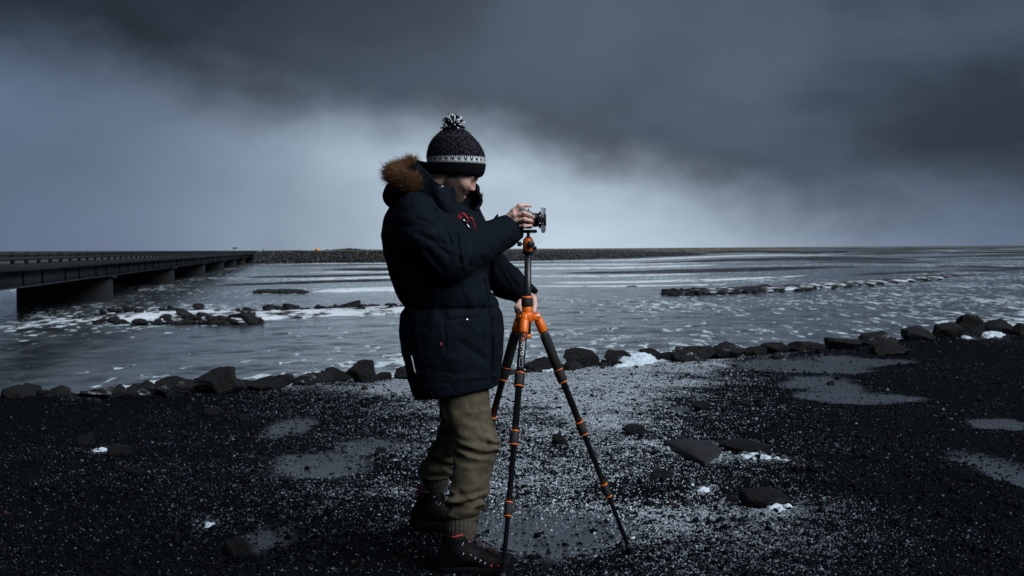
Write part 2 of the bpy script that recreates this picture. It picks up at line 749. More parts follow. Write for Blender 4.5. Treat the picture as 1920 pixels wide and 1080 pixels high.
def snow_amount(x, y):
    """how much hail and snow lies there, 0..1"""
    ye = np.interp(x, EX, EYY)
    u = x / np.maximum(y, 1)
    s = 1.0 * np.exp(-((u - 0.035) / 0.11) ** 2) * sstep(y, 5.6, 7.4) * (0.55 + 0.45 * sstep(y, 8.5, 12))  # hail lies thicker mid-frame; thinned further at the sides as a painted vignette
    s += 0.40 * np.exp(-((u - 0.15) / 0.10) ** 2) * np.exp(-((y - 6.7) / 1.3) ** 2)
    s += 0.22 * np.exp(-((u + 0.14) / 0.12) ** 2) * np.exp(-((y - 8.3) / 1.8) ** 2)
    s += 0.055
    s += 1.25 * np.exp(-((u - 0.01) / 0.14) ** 2) * np.exp(-((y - ye + 1.2) / 1.4) ** 2)
    n = n2d(x, y, 1.3, 11, 4)
    n = 0.65 * n + 0.35 * n2d(x, y, 6.5, 12, 3)
    s *= 0.30 + 1.15 * sstep(n, 0.25, 0.80)
    for cx, cy, rx, ry, sl in DR_:
        q2 = ((x - cx) / rx) ** 2 + ((y - cy - sl * (x - cx)) / ry) ** 2
        s += 0.8 * np.exp(-q2 * 0.5)
    return np.clip(s, 0, 1) * (1 - 0.92 * puddle_mask(x, y))


# ---- ground sheet
def lines(dense, coarse_lo, coarse_hi):
    return np.concatenate([coarse_lo, dense, coarse_hi])


gx = lines(np.arange(-7, 10.001, 0.05), np.array([-3000, -900, -300, -120, -60, -40, -28, -20, -15, -12, -10, -9, -8.2, -7.5]),
           np.array([10.5, 11.2, 12, 13, 15, 18, 22, 28, 40, 60, 120, 300, 900, 3000]))
gy = lines(np.arange(4.6, 27.0, 0.05), np.array([-400, -120, -40, -20, -10, -5, -2, 0, 1, 2, 3, 3.5, 4, 4.3]),
           np.array([27.4, 28, 29, 31, 34, 38, 45, 60, 90, 150, 300, 700, 1500, 4000]))
XX, YY = np.meshgrid(gx, gy, indexing='ij')
ZZ = height(XX, YY)
nx, ny = XX.shape
ii = np.arange(nx * ny).reshape(nx, ny)
Fq = np.stack([ii[:-1, :-1], ii[1:, :-1], ii[1:, 1:], ii[:-1, 1:]], -1).reshape(-1, 4)
gme = mesh_np('ground', np.stack([XX, YY, ZZ], -1).reshape(-1, 3), [Fq])
attr(gme, 'snow', snow_amount(XX, YY).ravel())
attr(gme, 'silt', puddle_mask(XX, YY).ravel())

g = NT('black_gravel')
v = g.obj()
sn = g.attr('snow')
fine = g.noise(v, 95, 3, 0.6)
vor = g.voronoi(v, 60)
cl_ = g.noise(v, 7, 4, 0.6)
thr = g.math('SUBTRACT', 0.80, g.math('MULTIPLY', sn, 0.33))
thr = g.math('SUBTRACT', thr, g.math('MULTIPLY', g.math('SUBTRACT', cl_, 0.5), 0.25))
spk = g.ss(fine, thr, g.math('ADD', thr, 0.06))
stone = g.mix(g.noise(v, 38, 3), (0.0012, 0.0016, 0.0026), (0.0052, 0.0062, 0.0084))
stone = g.mix(g.ss(g.noise(v, 23, 2), 0.68, 0.74), stone, (0.024, 0.017, 0.014))
rough_ = g.math('ADD', g.math('MULTIPLY', vor, 0.8), fine)
g.bump(g.math('MULTIPLY', rough_, g.math('SUBTRACT', 1.0, g.math('MULTIPLY', g.attr('silt'), 0.85))), 0.9, 0.012)
silt = g.attr('silt')
silt = g.ss(g.math('ADD', silt, g.math('MULTIPLY', g.math('SUBTRACT', g.noise(v, 16, 5, 0.7), 0.5), 1.1)), 0.22, 0.75)
film = g.mix(g.noise(g.mapping(v, (1, 1.8, 1)), 9, 5, 0.65), (0.030, 0.035, 0.042), (0.085, 0.096, 0.110))
film = g.mix(g.ss(g.noise(v, 55, 3, 0.6), 0.56, 0.66), film, (0.014, 0.015, 0.018))
colr = g.mix(silt, g.mix(spk, stone, (0.50, 0.55, 0.61)), film)
g.set(Base_Color=colr, Roughness=g.fmix(silt, g.fmix(spk, 0.55, 0.75), 0.27), Specular_IOR_Level=g.fmix(silt, 0.03, 0.5))
link('ground', gme, g.m, kind='structure')

# ---- loose gravel and hail grains: real grains, far too many to count
PYR = np.array([[1, 0, -0.4], [-0.5, 0.87, -0.4], [-0.5, -0.87, -0.4], [0, 0, 1.0]]) * 1.15
PYRF = np.array([[0, 1, 3], [1, 2, 3], [2, 0, 3]])
OCT = np.array([[1, 0, 0], [-1, 0, 0], [0, 1, 0], [0, -1, 0], [0, 0, 1], [0, 0, -1]], float)
OCTF = np.array([[0, 2, 4], [2, 1, 4], [1, 3, 4], [3, 0, 4], [2, 0, 5], [1, 2, 5], [3, 1, 5], [0, 3, 5]])
CUBE = np.array([[x, y, z] for x in (-1, 1) for y in (-1, 1) for z in (-1, 1)], float) * 0.62
CUBEF = np.array([(0, 1, 3, 2), (4, 6, 7, 5), (0, 4, 5, 1), (2, 3, 7, 6), (0, 2, 6, 4), (1, 5, 7, 3)])


def grains(name, x, y, size, sq, tmpl, faces, m, lift, kind='stuff', jit=0.35, z=None, parent=None, label=None, cat=None, vignette_tone=None):
    n = len(x)
    k = len(tmpl)
    V = tmpl[None] * (1 + rng.uniform(-jit, jit, (n, k, 3)))
    sc_ = np.stack([rng.uniform(0.75, 1.3, n), rng.uniform(0.75, 1.3, n), rng.uniform(sq[0], sq[1], n)], 1)
    V = V * (sc_ * size[:, None])[:, None, :]
    a = rng.uniform(0, 6.283, n)
    ca, sa = np.cos(a)[:, None], np.sin(a)[:, None]
    tilt = rng.normal(0, 0.35, n)[:, None]
    Xr, Zr = V[..., 0] * np.cos(tilt) - V[..., 2] * np.sin(tilt), V[..., 0] * np.sin(tilt) + V[..., 2] * np.cos(tilt)
    x2, y2 = Xr * ca - V[..., 1] * sa, Xr * sa + V[..., 1] * ca
    if z is None:
        z = height(x, y)
    P = np.stack([x2 + x[:, None], y2 + y[:, None], Zr + (z + lift * size)[:, None]], -1)
    F = faces[None] + (np.arange(n) * k)[:, None, None]
    me = mesh_np(name, P.reshape(-1, 3), [F.reshape(-1, faces.shape[1])], smooth=False)
    attr(me, 'tone', np.repeat(rng.uniform(0, 1, n), k))
    if vignette_tone is not None:
        attr(me, 'vignette_tone', np.repeat(vignette_tone, k))
    return link(name, me, m, parent, kind=kind, label=label, cat=cat)


def scatter(n, dens, ymin=4.9, ymax=23.0, pw=1.6):
    """points on the bank, denser towards the camera"""
    t = rng.uniform(0, 1, n)
    e = 1 - pw
    y = (ymin ** e + t * (ymax ** e - ymin ** e)) ** (1 / e)
    u = rng.uniform(-0.43, 0.43, n)
    x = u * y
    ok = y < np.interp(x, EX, EYY) + 0.4
    x, y = x[ok], y[ok]
    keep = rng.uniform(0, 1, len(x)) < dens(x, y)
    return x[keep], y[keep]


gm = NT('gravel_stone')
tn = gm.attr('tone')
c = gm.mix(tn, (0.0010, 0.0014, 0.0023), (0.0068, 0.0080, 0.0105))
c = gm.mix(gm.ss(tn, 0.975, 0.98), c, (0.030, 0.018, 0.013))
gm.set(Base_Color=c, Roughness=0.5, Specular_IOR_Level=0.04)
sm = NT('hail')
sm.set(Base_Color=sm.mix(sm.attr('vignette_tone'), (0.055, 0.068, 0.090), sm.mix(sm.attr('tone'), (0.34, 0.40, 0.46), (0.74, 0.82, 0.88))), Roughness=0.5)
x, y = scatter(150000, lambda x, y: (1 - 0.80 * puddle_mask(x, y)) * (0.35 + 0.8 * n2d(x, y, 1.7, 21, 3)))
size = np.clip(rng.lognormal(-5.42, 0.55, len(x)), 0.003, 0.030) * (0.8 + 0.03 * y)
grains('gravel', x, y, size * 1.1, (0.45, 0.8), OCT, OCTF, gm.m, 0.15, label='loose black volcanic gravel strewn over the river bank', cat='gravel')
x, y = scatter(1050000, lambda x, y: np.clip(snow_amount(x, y), 0, 1) ** 1.15 * 0.95)
size = np.clip(rng.lognormal(-6.05, 0.5, len(x)), 0.0013, 0.011) * (0.72 + 0.035 * y)
vig = np.clip(0.12 + 1.1 * np.exp(-((x / y - 0.04) / 0.13) ** 2) * sstep(y, 5.0, 7.6), 0, 1) * rng.uniform(0.6, 1, len(x))  # vignette painted into the grain colour: hail greys towards the frame sides
grains('hail', x, y, size, (0.6, 1.0), PYR, PYRF, sm.m, 0.1, label='white hail grains and snow crumbs sprinkled between the gravel', cat='hail', vignette_tone=vig)

# ---- river
ry_ = np.concatenate([[8, 12], 14 * (900 / 14) ** np.linspace(0, 1, 520)])
ru = np.concatenate([[-6, -3, -1.6, -0.9], np.linspace(-0.5, 0.5, 420), [0.9, 1.6, 3, 6]])
U2, Y2 = np.meshgrid(ru, ry_, indexing='ij')
X2 = U2 * Y2
fade = np.clip(90 / Y2, 0.05, 1)
wv = (fbm(np.stack([X2.ravel() * 0.55, Y2.ravel() * 0.42, Y2.ravel() * 0], 1), 41, 4, 0.55).reshape(X2.shape) - 0.5) * 0.11 * fade
wv += (n2d(X2, Y2, 1.7, 47, 2) - 0.5) * 0.05 * fade
jx, jy = X2.shape
ii = np.arange(jx * jy).reshape(jx, jy)
Fq = np.stack([ii[:-1, :-1], ii[1:, :-1], ii[1:, 1:], ii[:-1, 1:]], -1).reshape(-1, 4)
rme = mesh_np('river', np.stack([X2, Y2, WZ + wv], -1).reshape(-1, 3), [Fq])
attr(rme, 'crest', np.clip(wv.ravel() / 0.12 * 0.5 + 0.5, 0, 1))
w = NT('river_water')
v = w.obj()
streak = w.noise(w.mapping(v, (1.9, 0.52, 1)), 1.0, 5, 0.6, 0.4)
patch = w.noise(w.mapping(v, (0.045, 0.03, 1)), 1.0, 3, 0.5)
far = w.noise(w.mapping(v, (0.006, 0.030, 1)), 1.0, 4, 0.55, 0.3)
foam = w.math('ADD', streak, w.math('MULTIPLY', w.math('SUBTRACT', patch, 0.5), 0.60))
foam = w.math('ADD', foam, w.math('MULTIPLY', w.math('SUBTRACT', w.attr('crest'), 0.5), 0.10))
foam = w.ss(foam, 0.58, 0.655)
rip = w.noise(w.mapping(v, (1.6, 1.0, 1)), 2.2, 5, 0.6)
w.bump(rip, 0.30, 0.045)
body = w.mix(far, (0.045, 0.058, 0.065), (0.105, 0.125, 0.135))
mott = w.noise(w.mapping(v, (0.7, 0.22, 1)), 1.0, 5, 0.65, 0.3)
body = w.mix(w.ss(mott, 0.38, 0.62), w.mix(0.55, body, (0.012, 0.016, 0.019)), w.mix(0.22, body, (0.30, 0.34, 0.36)))
w.set(Base_Color=w.mix(w.math('MULTIPLY', foam, 0.95), body, (0.66, 0.74, 0.80)), Roughness=w.fmix(foam, 0.12, 0.7), IOR=1.33)
link('river', rme, w.m, kind='structure')

# ---- flat land out to the horizon beyond the braided river
pl = NT('outwash_plain')
v = pl.obj()
a_ = pl.noise(pl.mapping(v, (0.0022, 0.010, 1)), 1.0, 6, 0.6, 0.5)
pl.set(Base_Color=pl.mix(pl.ss(a_, 0.50, 0.60), (0.016, 0.016, 0.018), (0.38, 0.43, 0.47)), Roughness=0.85, Specular_IOR_Level=0.2)
py_ = np.array([650, 800, 1000, 1400, 2000, 3000, 5000, 9000, 16000, 30000.])
pu = np.linspace(-1.2, 1.2, 61)
U3, Y3 = np.meshgrid(pu, py_, indexing='ij')
Z3 = np.where(Y3 < 700, WZ - 0.5, WZ + 0.35 + 0.5 * (n2d(U3 * 30, np.log(Y3) * 6, 1, 61, 3) - 0.4)) + np.where(Y3 > 4000, 2.0, 0)
Z3 = np.where((Y3 >= 800) & (Y3 < 1500) & (n2d(U3 * 12, Y3 * 0.01, 1, 63, 3) > 0.52), WZ - 0.4, Z3)
jx, jy = U3.shape
ii = np.arange(jx * jy).reshape(jx, jy)
Fq = np.stack([ii[:-1, :-1], ii[1:, :-1], ii[1:, 1:], ii[:-1, 1:]], -1).reshape(-1, 4)
link('plain', mesh_np('plain', np.stack([U3 * Y3, Y3, Z3], -1).reshape(-1, 3), [Fq]), pl.m, kind='structure')


# ---- rocks
def ico(sub):
    import bmesh
    b = bmesh.new()
    bmesh.ops.create_icosphere(b, subdivisions=sub, radius=1)
    V = np.array([v.co[:] for v in b.verts])
    F = np.array([[v.index for v in f.verts] for f in b.faces])
    b.free()
    return V, F


ICO = {s: ico(s) for s in (1, 2, 3, 5)}


def rock_mesh(name, seed, sub=5, planes=13, rough=0.05, point=0.0):
    r = np.random.default_rng(seed)
    V, F = ICO[sub]
    N = r.normal(size=(planes, 3))
    N /= np.linalg.norm(N, axis=1)[:, None]
    H = r.uniform(0.62, 1.0, planes)
    dd = V @ N.T
    rad = np.min(np.where(dd > 0.05, H[None] / np.maximum(dd, 0.05), 9), axis=1)
    rad = np.minimum(rad, 1.25)
    P = V * rad[:, None]
    P *= (1 + rough * 2 * (fbm(P * 2.2 + seed, seed, 4) - 0.5) + rough * 0.6 * (fbm(P * 9 + seed, seed + 3, 3) - 0.5))[:, None]
    if point:
        P[:, 0] += point * np.maximum(P[:, 2], 0) ** 1.5
    lo, hi = P.min(0), P.max(0)
    P = (P - (lo + hi) / 2) / (hi - lo)
    P[:, 2] += 0.5
    return mesh_np(name, P, [F])


rk = NT('basalt_rock')
v = rk.obj()
geo = rk.n.new('ShaderNodeNewGeometry')
sp = rk.n.new('ShaderNodeSeparateXYZ')
rk.l.new(geo.outputs['Normal'], sp.inputs[0])
oi = rk.n.new('ShaderNodeObjectInfo')
dust = rk.noise(v, 26, 4, 0.7)
pat = rk.noise(v, 3.2, 3, 0.5)
dm = rk.math('ADD', rk.math('MULTIPLY', dust, 0.55), rk.math('MULTIPLY', pat, 0.55))
dm = rk.math('ADD', dm, rk.math('MULTIPLY', sp.outputs[2], 0.05))
at = rk.n.new('ShaderNodeAttribute')
at.attribute_type = 'OBJECT'
at.attribute_name = 'dusting'
dm = rk.ss(rk.math('ADD', dm, at.outputs['Fac']), 0.70, 0.78)
base = rk.mix(rk.noise(v, 5, 5, 0.65), (0.0025, 0.0027, 0.0034), (0.014, 0.0138, 0.0155))
base = rk.mix(rk.math('MULTIPLY', oi.outputs['Random'], 0.4), base, (0.014, 0.0115, 0.0115))
rk.bump(rk.math('ADD', rk.noise(v, 9, 8, 0.75), rk.math('MULTIPLY', rk.voronoi(v, 5, 'DISTANCE_TO_EDGE'), -0.6)), 0.9, 0.06)
rk.set(Base_Color=rk.mix(dm, base, (0.55, 0.59, 0.63)), Roughness=rk.fmix(dm, 0.55, 0.8), Specular_IOR_Level=0.3)

snow = NT('drift_snow')
v = snow.obj()
dirt = snow.ss(snow.noise(v, 55, 3, 0.6), 0.62, 0.72)
snow.bump(snow.noise(v, 40, 4), 0.5, 0.02)
snow.set(Base_Color=snow.mix(snow.math('MULTIPLY', dirt, snow.attr('rim')), (0.58, 0.65, 0.72), (0.02, 0.02, 0.025)), Roughness=0.7)

# x0, x1, y top, y base, snow dusting, lean, words
BOULDERS = [
    (28, 140, 736, 757, -0.05, 0, 'low wide black boulder, the first of the bank row'),
    (143, 222, 734, 759, 0.07, 0, 'flat boulder with a white snow streak down its near face'),
    (222, 252, 741, 757, -0.02, 0, 'small black stone between the snow-streaked boulder and a tiny frosted stone'),
    (250, 287, 738, 753, 0.08, 0, 'tiny frosted stone tucked against the boxy speckled boulder'),
    (285, 355, 714, 753, 0.02, 0, 'boxy rounded boulder with speckled snow on its face'),
    (355, 442, 696, 748, -0.04, 0.15, 'largest humped black boulder in the row towards the bridge'),
    (412, 462, 719, 742, -0.01, 0, 'small stone leaning against the largest humped boulder'),
    (460, 532, 714, 741, -0.06, 0, 'long flat brownish boulder next to the humped one'),
    (508, 548, 707, 731, -0.06, 0, 'dark stone rising behind the long flat brownish boulder'),
    (546, 592, 710, 734, 0.05, 0.2, 'tilted stone half covered by the snow drift beside it'),
    (590, 628, 701, 726, -0.02, 0, 'dark stone just behind the tilted snow-covered stone'),
    (598, 656, 696, 722, -0.08, 0, 'smooth grey-brown boulder behind the pointed one'),
    (646, 704, 681, 727, 0.0, 0.35, 'sharply pointed black boulder nearest the back of the parka'),
    (700, 734, 704, 719, -0.06, 0, 'low dark stone at the foot of the pointed boulder'),
    (738, 778, 699, 716, 0.0, 0, 'low frosted stone at the hem of the parka'),
    (982, 1040, 671, 698, -0.05, 0, 'grey boulder seen between the tripod legs'),
    (1058, 1124, 656, 694, -0.05, -0.1, 'big blocky black boulder just beyond the tripod leg'),
    (1107, 1137, 657, 681, -0.04, 0, 'small upright stone against the big blocky boulder'),
    (1135, 1196, 659, 688, -0.03, 0, 'rounded boulder with a snow drift at its foot'),
    (1200, 1242, 656, 681, -0.05, -0.2, 'wedge-shaped stone rising out of the white snow drift'),
    (1232, 1267, 664, 682, -0.03, 0, 'small low stone closing the far end of the snow drift'),
    (1264, 1342, 654, 686, 0.04, 0, 'long sloping boulder with white patches on it'),
    (1332, 1402, 647, 681, 0.02, 0, 'domed boulder behind the long sloping patched one'),
    (1398, 1442, 654, 679, -0.05, 0, 'short dark stone next to the dry yellow grass'),
    (1428, 1484, 647, 673, -0.03, 0, 'peaked stone above the wide puddle'),
    (1478, 1548, 645, 669, -0.05, 0, 'low black boulder along the far edge of the wide puddle'),
    (1556, 1624, 639, 664, -0.02, 0, 'flat-topped black boulder beyond the end of the puddle'),
    (1618, 1692, 627, 660, 0.04, 0.1, 'slanting slab-like boulder with a frosted top'),
    (1640, 1712, 642, 669, -0.05, 0, 'wide black boulder lying in front of the slanting slab'),
    (1698, 1757, 616, 646, -0.1, -0.1, 'pointed black boulder before the tall group by the frame edge'),
    (1752, 1807, 609, 641, -0.1, 0, 'square black boulder between the pointed and the domed one'),
    (1792, 1848, 592, 637, -0.1, 0, 'tallest domed black boulder of the group by the frame edge'),
    (1842, 1908, 603, 633, -0.08, 0.1, 'long flat black boulder on top of the bank beside the tallest dome'),
    (1902, 1942, 609, 633, -0.08, 0, 'last black boulder of the row, cut by the frame edge'),
]


def place_rock(name, x0, x1, yt, yb, dust, lean, words, seed, grp, cat='boulder', depth=0.9, planes=17, sub=5, rough=0.13):
    b = G((x0 + x1) / 2, yb)
    b[2] = height(np.array([b[0]]), np.array([b[1]]))[0]
    wdt, hgt = (x1 - x0) * b[1] / FPX, (yb - yt) * b[1] / FPX
    o = link(name, rock_mesh(name, seed, sub, planes, rough, lean), rk.m, label=words, cat=cat, group=grp)
    sink = 0.12 * hgt + 0.012
    o.scale = (wdt * 1.06, max(wdt * depth, hgt), hgt + sink)
    o.location = (b[0], b[1] + wdt * 0.35, min(b[2], 0.03) - sink)
    o['dusting'] = dust
    return o


for i, (x0, x1, yt, yb, du, le, wd) in enumerate(BOULDERS):
    place_rock('boulder', x0, x1, yt, yb, du, le, wd, 300 + i * 7, 'boulders along the edge of the bank')
STONES = [
    (1352, 1448, 836, 856, -0.1, 'low black rock with a long snow patch before it'),
    (1392, 1486, 926, 962, -0.12, 'dark humped rock with a bright snow wedge at its foot'),
    (1362, 1388, 936, 950, -0.1, 'small black stone beside the dark humped rock'),
    (1036, 1064, 823, 842, -0.06, 'round dark stone lying between the tripod legs'),
    (1168, 1216, 802, 820, -0.05, 'brown-black stone up the slope from the flat slab'),
    (702, 722, 839, 851, -0.1, 'small black stone at the edge of the puddle behind the walker'),
    (376, 412, 763, 781, -0.1, 'black stone in open gravel below the humped boulder'),
    (446, 464, 783, 795, -0.1, 'tiny black stone near the puddle, below the flat brownish boulder'),
    (144, 176, 822, 842, -0.08, 'black stone next to the small snow patch in the dark gravel'),
    (196, 240, 842, 866, -0.08, 'wider black stone with frost at its side in the dark gravel'),
    (232, 268, 884, 902, -0.1, 'black stone alone in the dark gravel nearest the frame edge'),
    (1296, 1330, 757, 775, -0.05, 'jagged dark stone at the rim of the tiny pale puddle'),
    (1390, 1408, 754, 766, -0.08, 'small black stone in the gravel past the tiny pale puddle'),
    (412, 468, 1012, 1048, -0.1, 'black lump of rock beside the smooth frozen patch'),
    (1218, 1262, 886, 902, -0.02, 'half buried frosted stone in the speckled gravel'),
    (1566, 1580, 702, 712, -0.1, 'first of two pebbles standing in the wide puddle'),
    (1552, 1566, 712, 720, -0.1, 'second of two pebbles standing in the wide puddle'),
]
for i, (x0, x1, yt, yb, du, wd) in enumerate(STONES):
    place_rock('stone', x0, x1, yt, yb, du, 0, wd, 900 + i * 5, 'stones scattered on the gravel', 'stone', sub=3)

# rubble filling the gaps along the edge of the bank
nrb = 650
x = rng.uniform(-8, 10, nrb)
y = np.interp(x, EX, EYY) + rng.normal(0.05, 0.35, nrb)
grains('rubble', x, y, np.clip(rng.lognormal(-3.1, 0.55, nrb), 0.015, 0.13), (0.5, 0.9), ICO[1][0], ICO[1][1], rk.m, 0.2, jit=0.22, label='broken dark stones filling the gaps between the bank boulders', cat='rubble')
# flat slab
top = [G(px, py, 0.055) for px, py in ((1243, 824), (1290, 822), (1328, 825), (1352, 842), (1322, 866), (1284, 846))]
m = MB()
V, nT = [], len(top)
for k, t in enumerate(top):
    V.append(t)
for k, t in enumerate(top):
    V.append([t[0] * 1.004, t[1] - 0.012, -0.08])
cz = np.mean(top, axis=0)
V.append([cz[0], cz[1], 0.060])
m.add(V, Q=[(k, nT + k, nT + (k + 1) % nT, (k + 1) % nT) for k in range(nT)], T=[(2 * nT, k, (k + 1) % nT) for k in range(nT)])
slab = m.build('stone_slab', mat('slab_rock', (0.020, 0.018, 0.021), 0.6, var=0.4, vscale=6, bump=0.5, bscale=25, bdist=0.02, spec=0.3), smooth=False, label='flat angular slab of dark rock lying in the gravel', cat='slab')
slab['dusting'] = -0.2
bv = slab.modifiers.new('edge', 'BEVEL')
bv.width, bv.segments = 0.012, 2


# ---- snow drifts
def drift(px, py, wpx, hpx, slope, thick, words, seed):
    c = G(px, py)
    rx, ry = wpx / 2 * c[1] / FPX, max(hpx / 2 * c[1] ** 2 / (FPX * EYE), 0.08)
    sl = slope * c[1] / EYE * 1.0
    r = np.random.default_rng(seed)
    na, nr = 96, 26
    V, rim = [], []
    for j in range(nr + 1):
        t = j / nr
        for k in range(na):
            a = 2 * math.pi * k / na
            V.append([math.cos(a) * t, math.sin(a) * t, 0])
            rim.append(0.25 + 0.75 * t ** 2)
    V = np.array(V)
    wob = 0.55 + 0.9 * fbm(V * 2.1 + seed, seed, 4)
    P = V * wob[:, None] * np.array([rx, ry, 0])
    P[:, 1] += P[:, 0] * sl
    P[:, 0] += c[0]
    P[:, 1] += c[1]
    tt = np.linalg.norm(V, axis=1)
    P[:, 2] = np.minimum(height(P[:, 0], P[:, 1]), 0.06) + thick * 0.45 * (1 - tt ** 2) * (0.6 + 0.8 * fbm(P * 9, seed + 2, 3)) + (fbm(P * 26, seed + 5, 3) - 0.55) * 0.045 - 0.016 * tt ** 2
    ii = np.arange((nr + 1) * na).reshape(nr + 1, na)
    F = np.stack([ii[:-1], ii[1:], np.roll(ii[1:], -1, 1), np.roll(ii[:-1], -1, 1)], -1).reshape(-1, 4)
    me = mesh_np('snow_drift', P, [F])
    attr(me, 'rim', rim)
    link('snow_drift', me, snow.m, kind='stuff', label=words, cat='snow')


for i, (px, py, wp, hp, sl, th, wd) in enumerate(DRIFTS):
    drift(px, py, wp, hp, sl, th, wd, 50 + i)

# dry grass tufts between the boulders
gmt = mat('dry_grass', (0.26, 0.17, 0.06), 0.8, var=0.4, vscale=40)
for (px, py, hh, wd) in ((1400, 660, 14, 'dry yellow grass tuft between the domed boulder and the short stone'), (1275, 688, 8, 'small dry grass tuft by the long sloping boulder')):
    b = G(px, py + 6)
    m = MB()
    for k in range(26):
        a, l = rng.uniform(0, 6.28), S(hh, b[1]) * rng.uniform(0.5, 1.0)
        p0 = b + np.array([rng.normal(0, 0.006), rng.normal(0, 0.006), -0.02])
        p1 = p0 + np.array([math.cos(a) * 0.25 * l, math.sin(a) * 0.25 * l, l])
        m.tube([p0, (p0 + p1) / 2 + [0, 0, 0.1 * l], p1], [0.006, 0.005, 0.001], 3)
    m.build('grass_tuft', gmt, label=wd, cat='grass')

# ---- gravel bars with rocks in the river
bar_m = NT('snowy_bar')
v = bar_m.obj()
bn = bar_m.noise(bar_m.mapping(v, (0.5, 0.22, 1)), 1.0, 5, 0.65)
bar_m.bump(bar_m.noise(v, 2.5, 5), 0.6, 0.15)
bar_m.set(Base_Color=bar_m.mix(bar_m.ss(bar_m.math('ADD', bn, bar_m.attr('bright')), 0.45, 0.56), (0.016, 0.016, 0.018), (0.74, 0.79, 0.84)), Roughness=0.8)
sand_m = NT('black_sand')
v = sand_m.obj()
s_ = sand_m.noise(sand_m.mapping(v, (0.10, 0.30, 1)), 1.0, 6, 0.7)
sand_m.set(Base_Color=sand_m.mix(sand_m.ss(s_, 0.52, 0.66), (0.014, 0.014, 0.017), (0.20, 0.22, 0.25)), Roughness=0.7)
ROCKM = [rock_mesh('rock', 2000 + k, 2, 11, 0.14) for k in range(8)]


def bar(name, outline, thick, m, seed, bright=0.0, words=None):
    """low bank: centre line in the picture (px, py, half thickness in py) laid on the river"""
    n = 90
    O = catmull([(a, b, c) for a, b, c in outline], n)
    V, br = [], []
    nw = 9
    for i, (px, py, hw) in enumerate(O):
        jit = 1 + 0.5 * (vnoise(np.array([[i * 0.23, seed, 0.5]]), seed)[0] - 0.5)
        hw = max(hw, 0.05) * jit
        for j in range(nw):
            t = j / (nw - 1) * 2 - 1
            p = G(px, py + hw * t, WZ)
            q = (1 - t * t) * min(1, 6 * min(i, n - 1 - i) / n + 0.02)
            p[2] = WZ - 0.20 + (thick + 0.2) * q ** 0.6 * (0.8 + 0.5 * vnoise(np.array([p * 0.6]), seed + 9)[0])
            V.append(p)
            br.append(bright)
    ii = np.arange(n * nw).reshape(n, nw)
    F = np.stack([ii[:-1, :-1], ii[:-1, 1:], ii[1:, 1:], ii[1:, :-1]], -1).reshape(-1, 4)
    me = mesh_np(name, V, [F])
    attr(me, 'bright', br)
    return link(name, me, m, kind='structure', label=words)


def bar_rocks(par, spots, seed):
    r = np.random.default_rng(seed)
    for (px, py, wp, hp) in spots:
        b = G(px, py, WZ + 0.05)
        o = link('rock', ROCKM[r.integers(8)], rk.m, par)
        o.location = tuple(b + np.array([0, 0, -0.1]))
        o.scale = (wp * b[1] / FPX, wp * b[1] / FPX * r.uniform(0.6, 1.3), hp * b[1] / FPX + 0.1)
        o.rotation_euler = (r.normal(0, 0.15), r.normal(0, 0.15), r.uniform(0, 6.28))
        o['dusting'] = float(r.uniform(-0.12, 0.02))


b1 = bar('gravel_bar', [(120, 600, 2), (230, 597, 6), (360, 592, 9), (480, 592, 11), (600, 588, 8), (700, 584, 8), (800, 580, 6), (860, 578, 1)], 0.22, bar_m.m, 3, 0.05)
sp_ = []
for k in range(190):
    px = rng.uniform(180, 780)
    if px < 500:
        py, wp, hp = rng.uniform(582, 609), rng.uniform(8, 30), rng.uniform(2, 10)
    else:
        py, wp, hp = rng.uniform(578, 588) - (px - 500) * 0.02, rng.uniform(8, 26), rng.uniform(3, 9)
        if rng.uniform() < 0.45:
            continue
    sp_.append((px, py, wp, hp))
sp_ += [(372, 578, 26, 9), (455, 597, 48, 12), (470, 604, 60, 11), (345, 594, 40, 13), (655, 577, 40, 10), (680, 579, 34, 8), (400, 607, 44, 8), (245, 582, 30, 7)]
bar_rocks(b1, sp_, 5)
b2 = bar('gravel_bar', [(1244, 551, 1), (1300, 547, 6), (1380, 543, 7), (1480, 539, 6), (1580, 533, 5), (1680, 526, 4), (1790, 517, 3), (1900, 511, 1)], 0.16, bar_m.m, 13, -0.045)
sp_ = []
for k in range(170):
    t = rng.uniform(0, 1) ** 1.8
    px = 1250 + 520 * t
    py = np.interp(px, [1244, 1300, 1480, 1580, 1790], [552, 552, 545, 539, 521]) + rng.uniform(-8, 2)
    sp_.append((px, py, rng.uniform(8, 30) * (1 - 0.5 * t), rng.uniform(1.5, 5.5) * (1 - 0.5 * t)))
bar_rocks(b2, sp_, 6)
b3 = bar('gravel_bar', [(466, 548, 0.5), (500, 548, 2), (540, 548, 2.2), (585, 547, 1)], 0.25, sand_m.m, 17)
bar('gravel_bar', [(575, 547, 1), (640, 545, 3), (720, 543, 3.5), (800, 541, 3), (860, 540, 1)], 0.2, bar_m.m, 19, 0.12)
bar_rocks(b3, [(478 + 12 * k, 549, rng.uniform(9, 15), rng.uniform(2, 4)) for k in range(9)], 8)
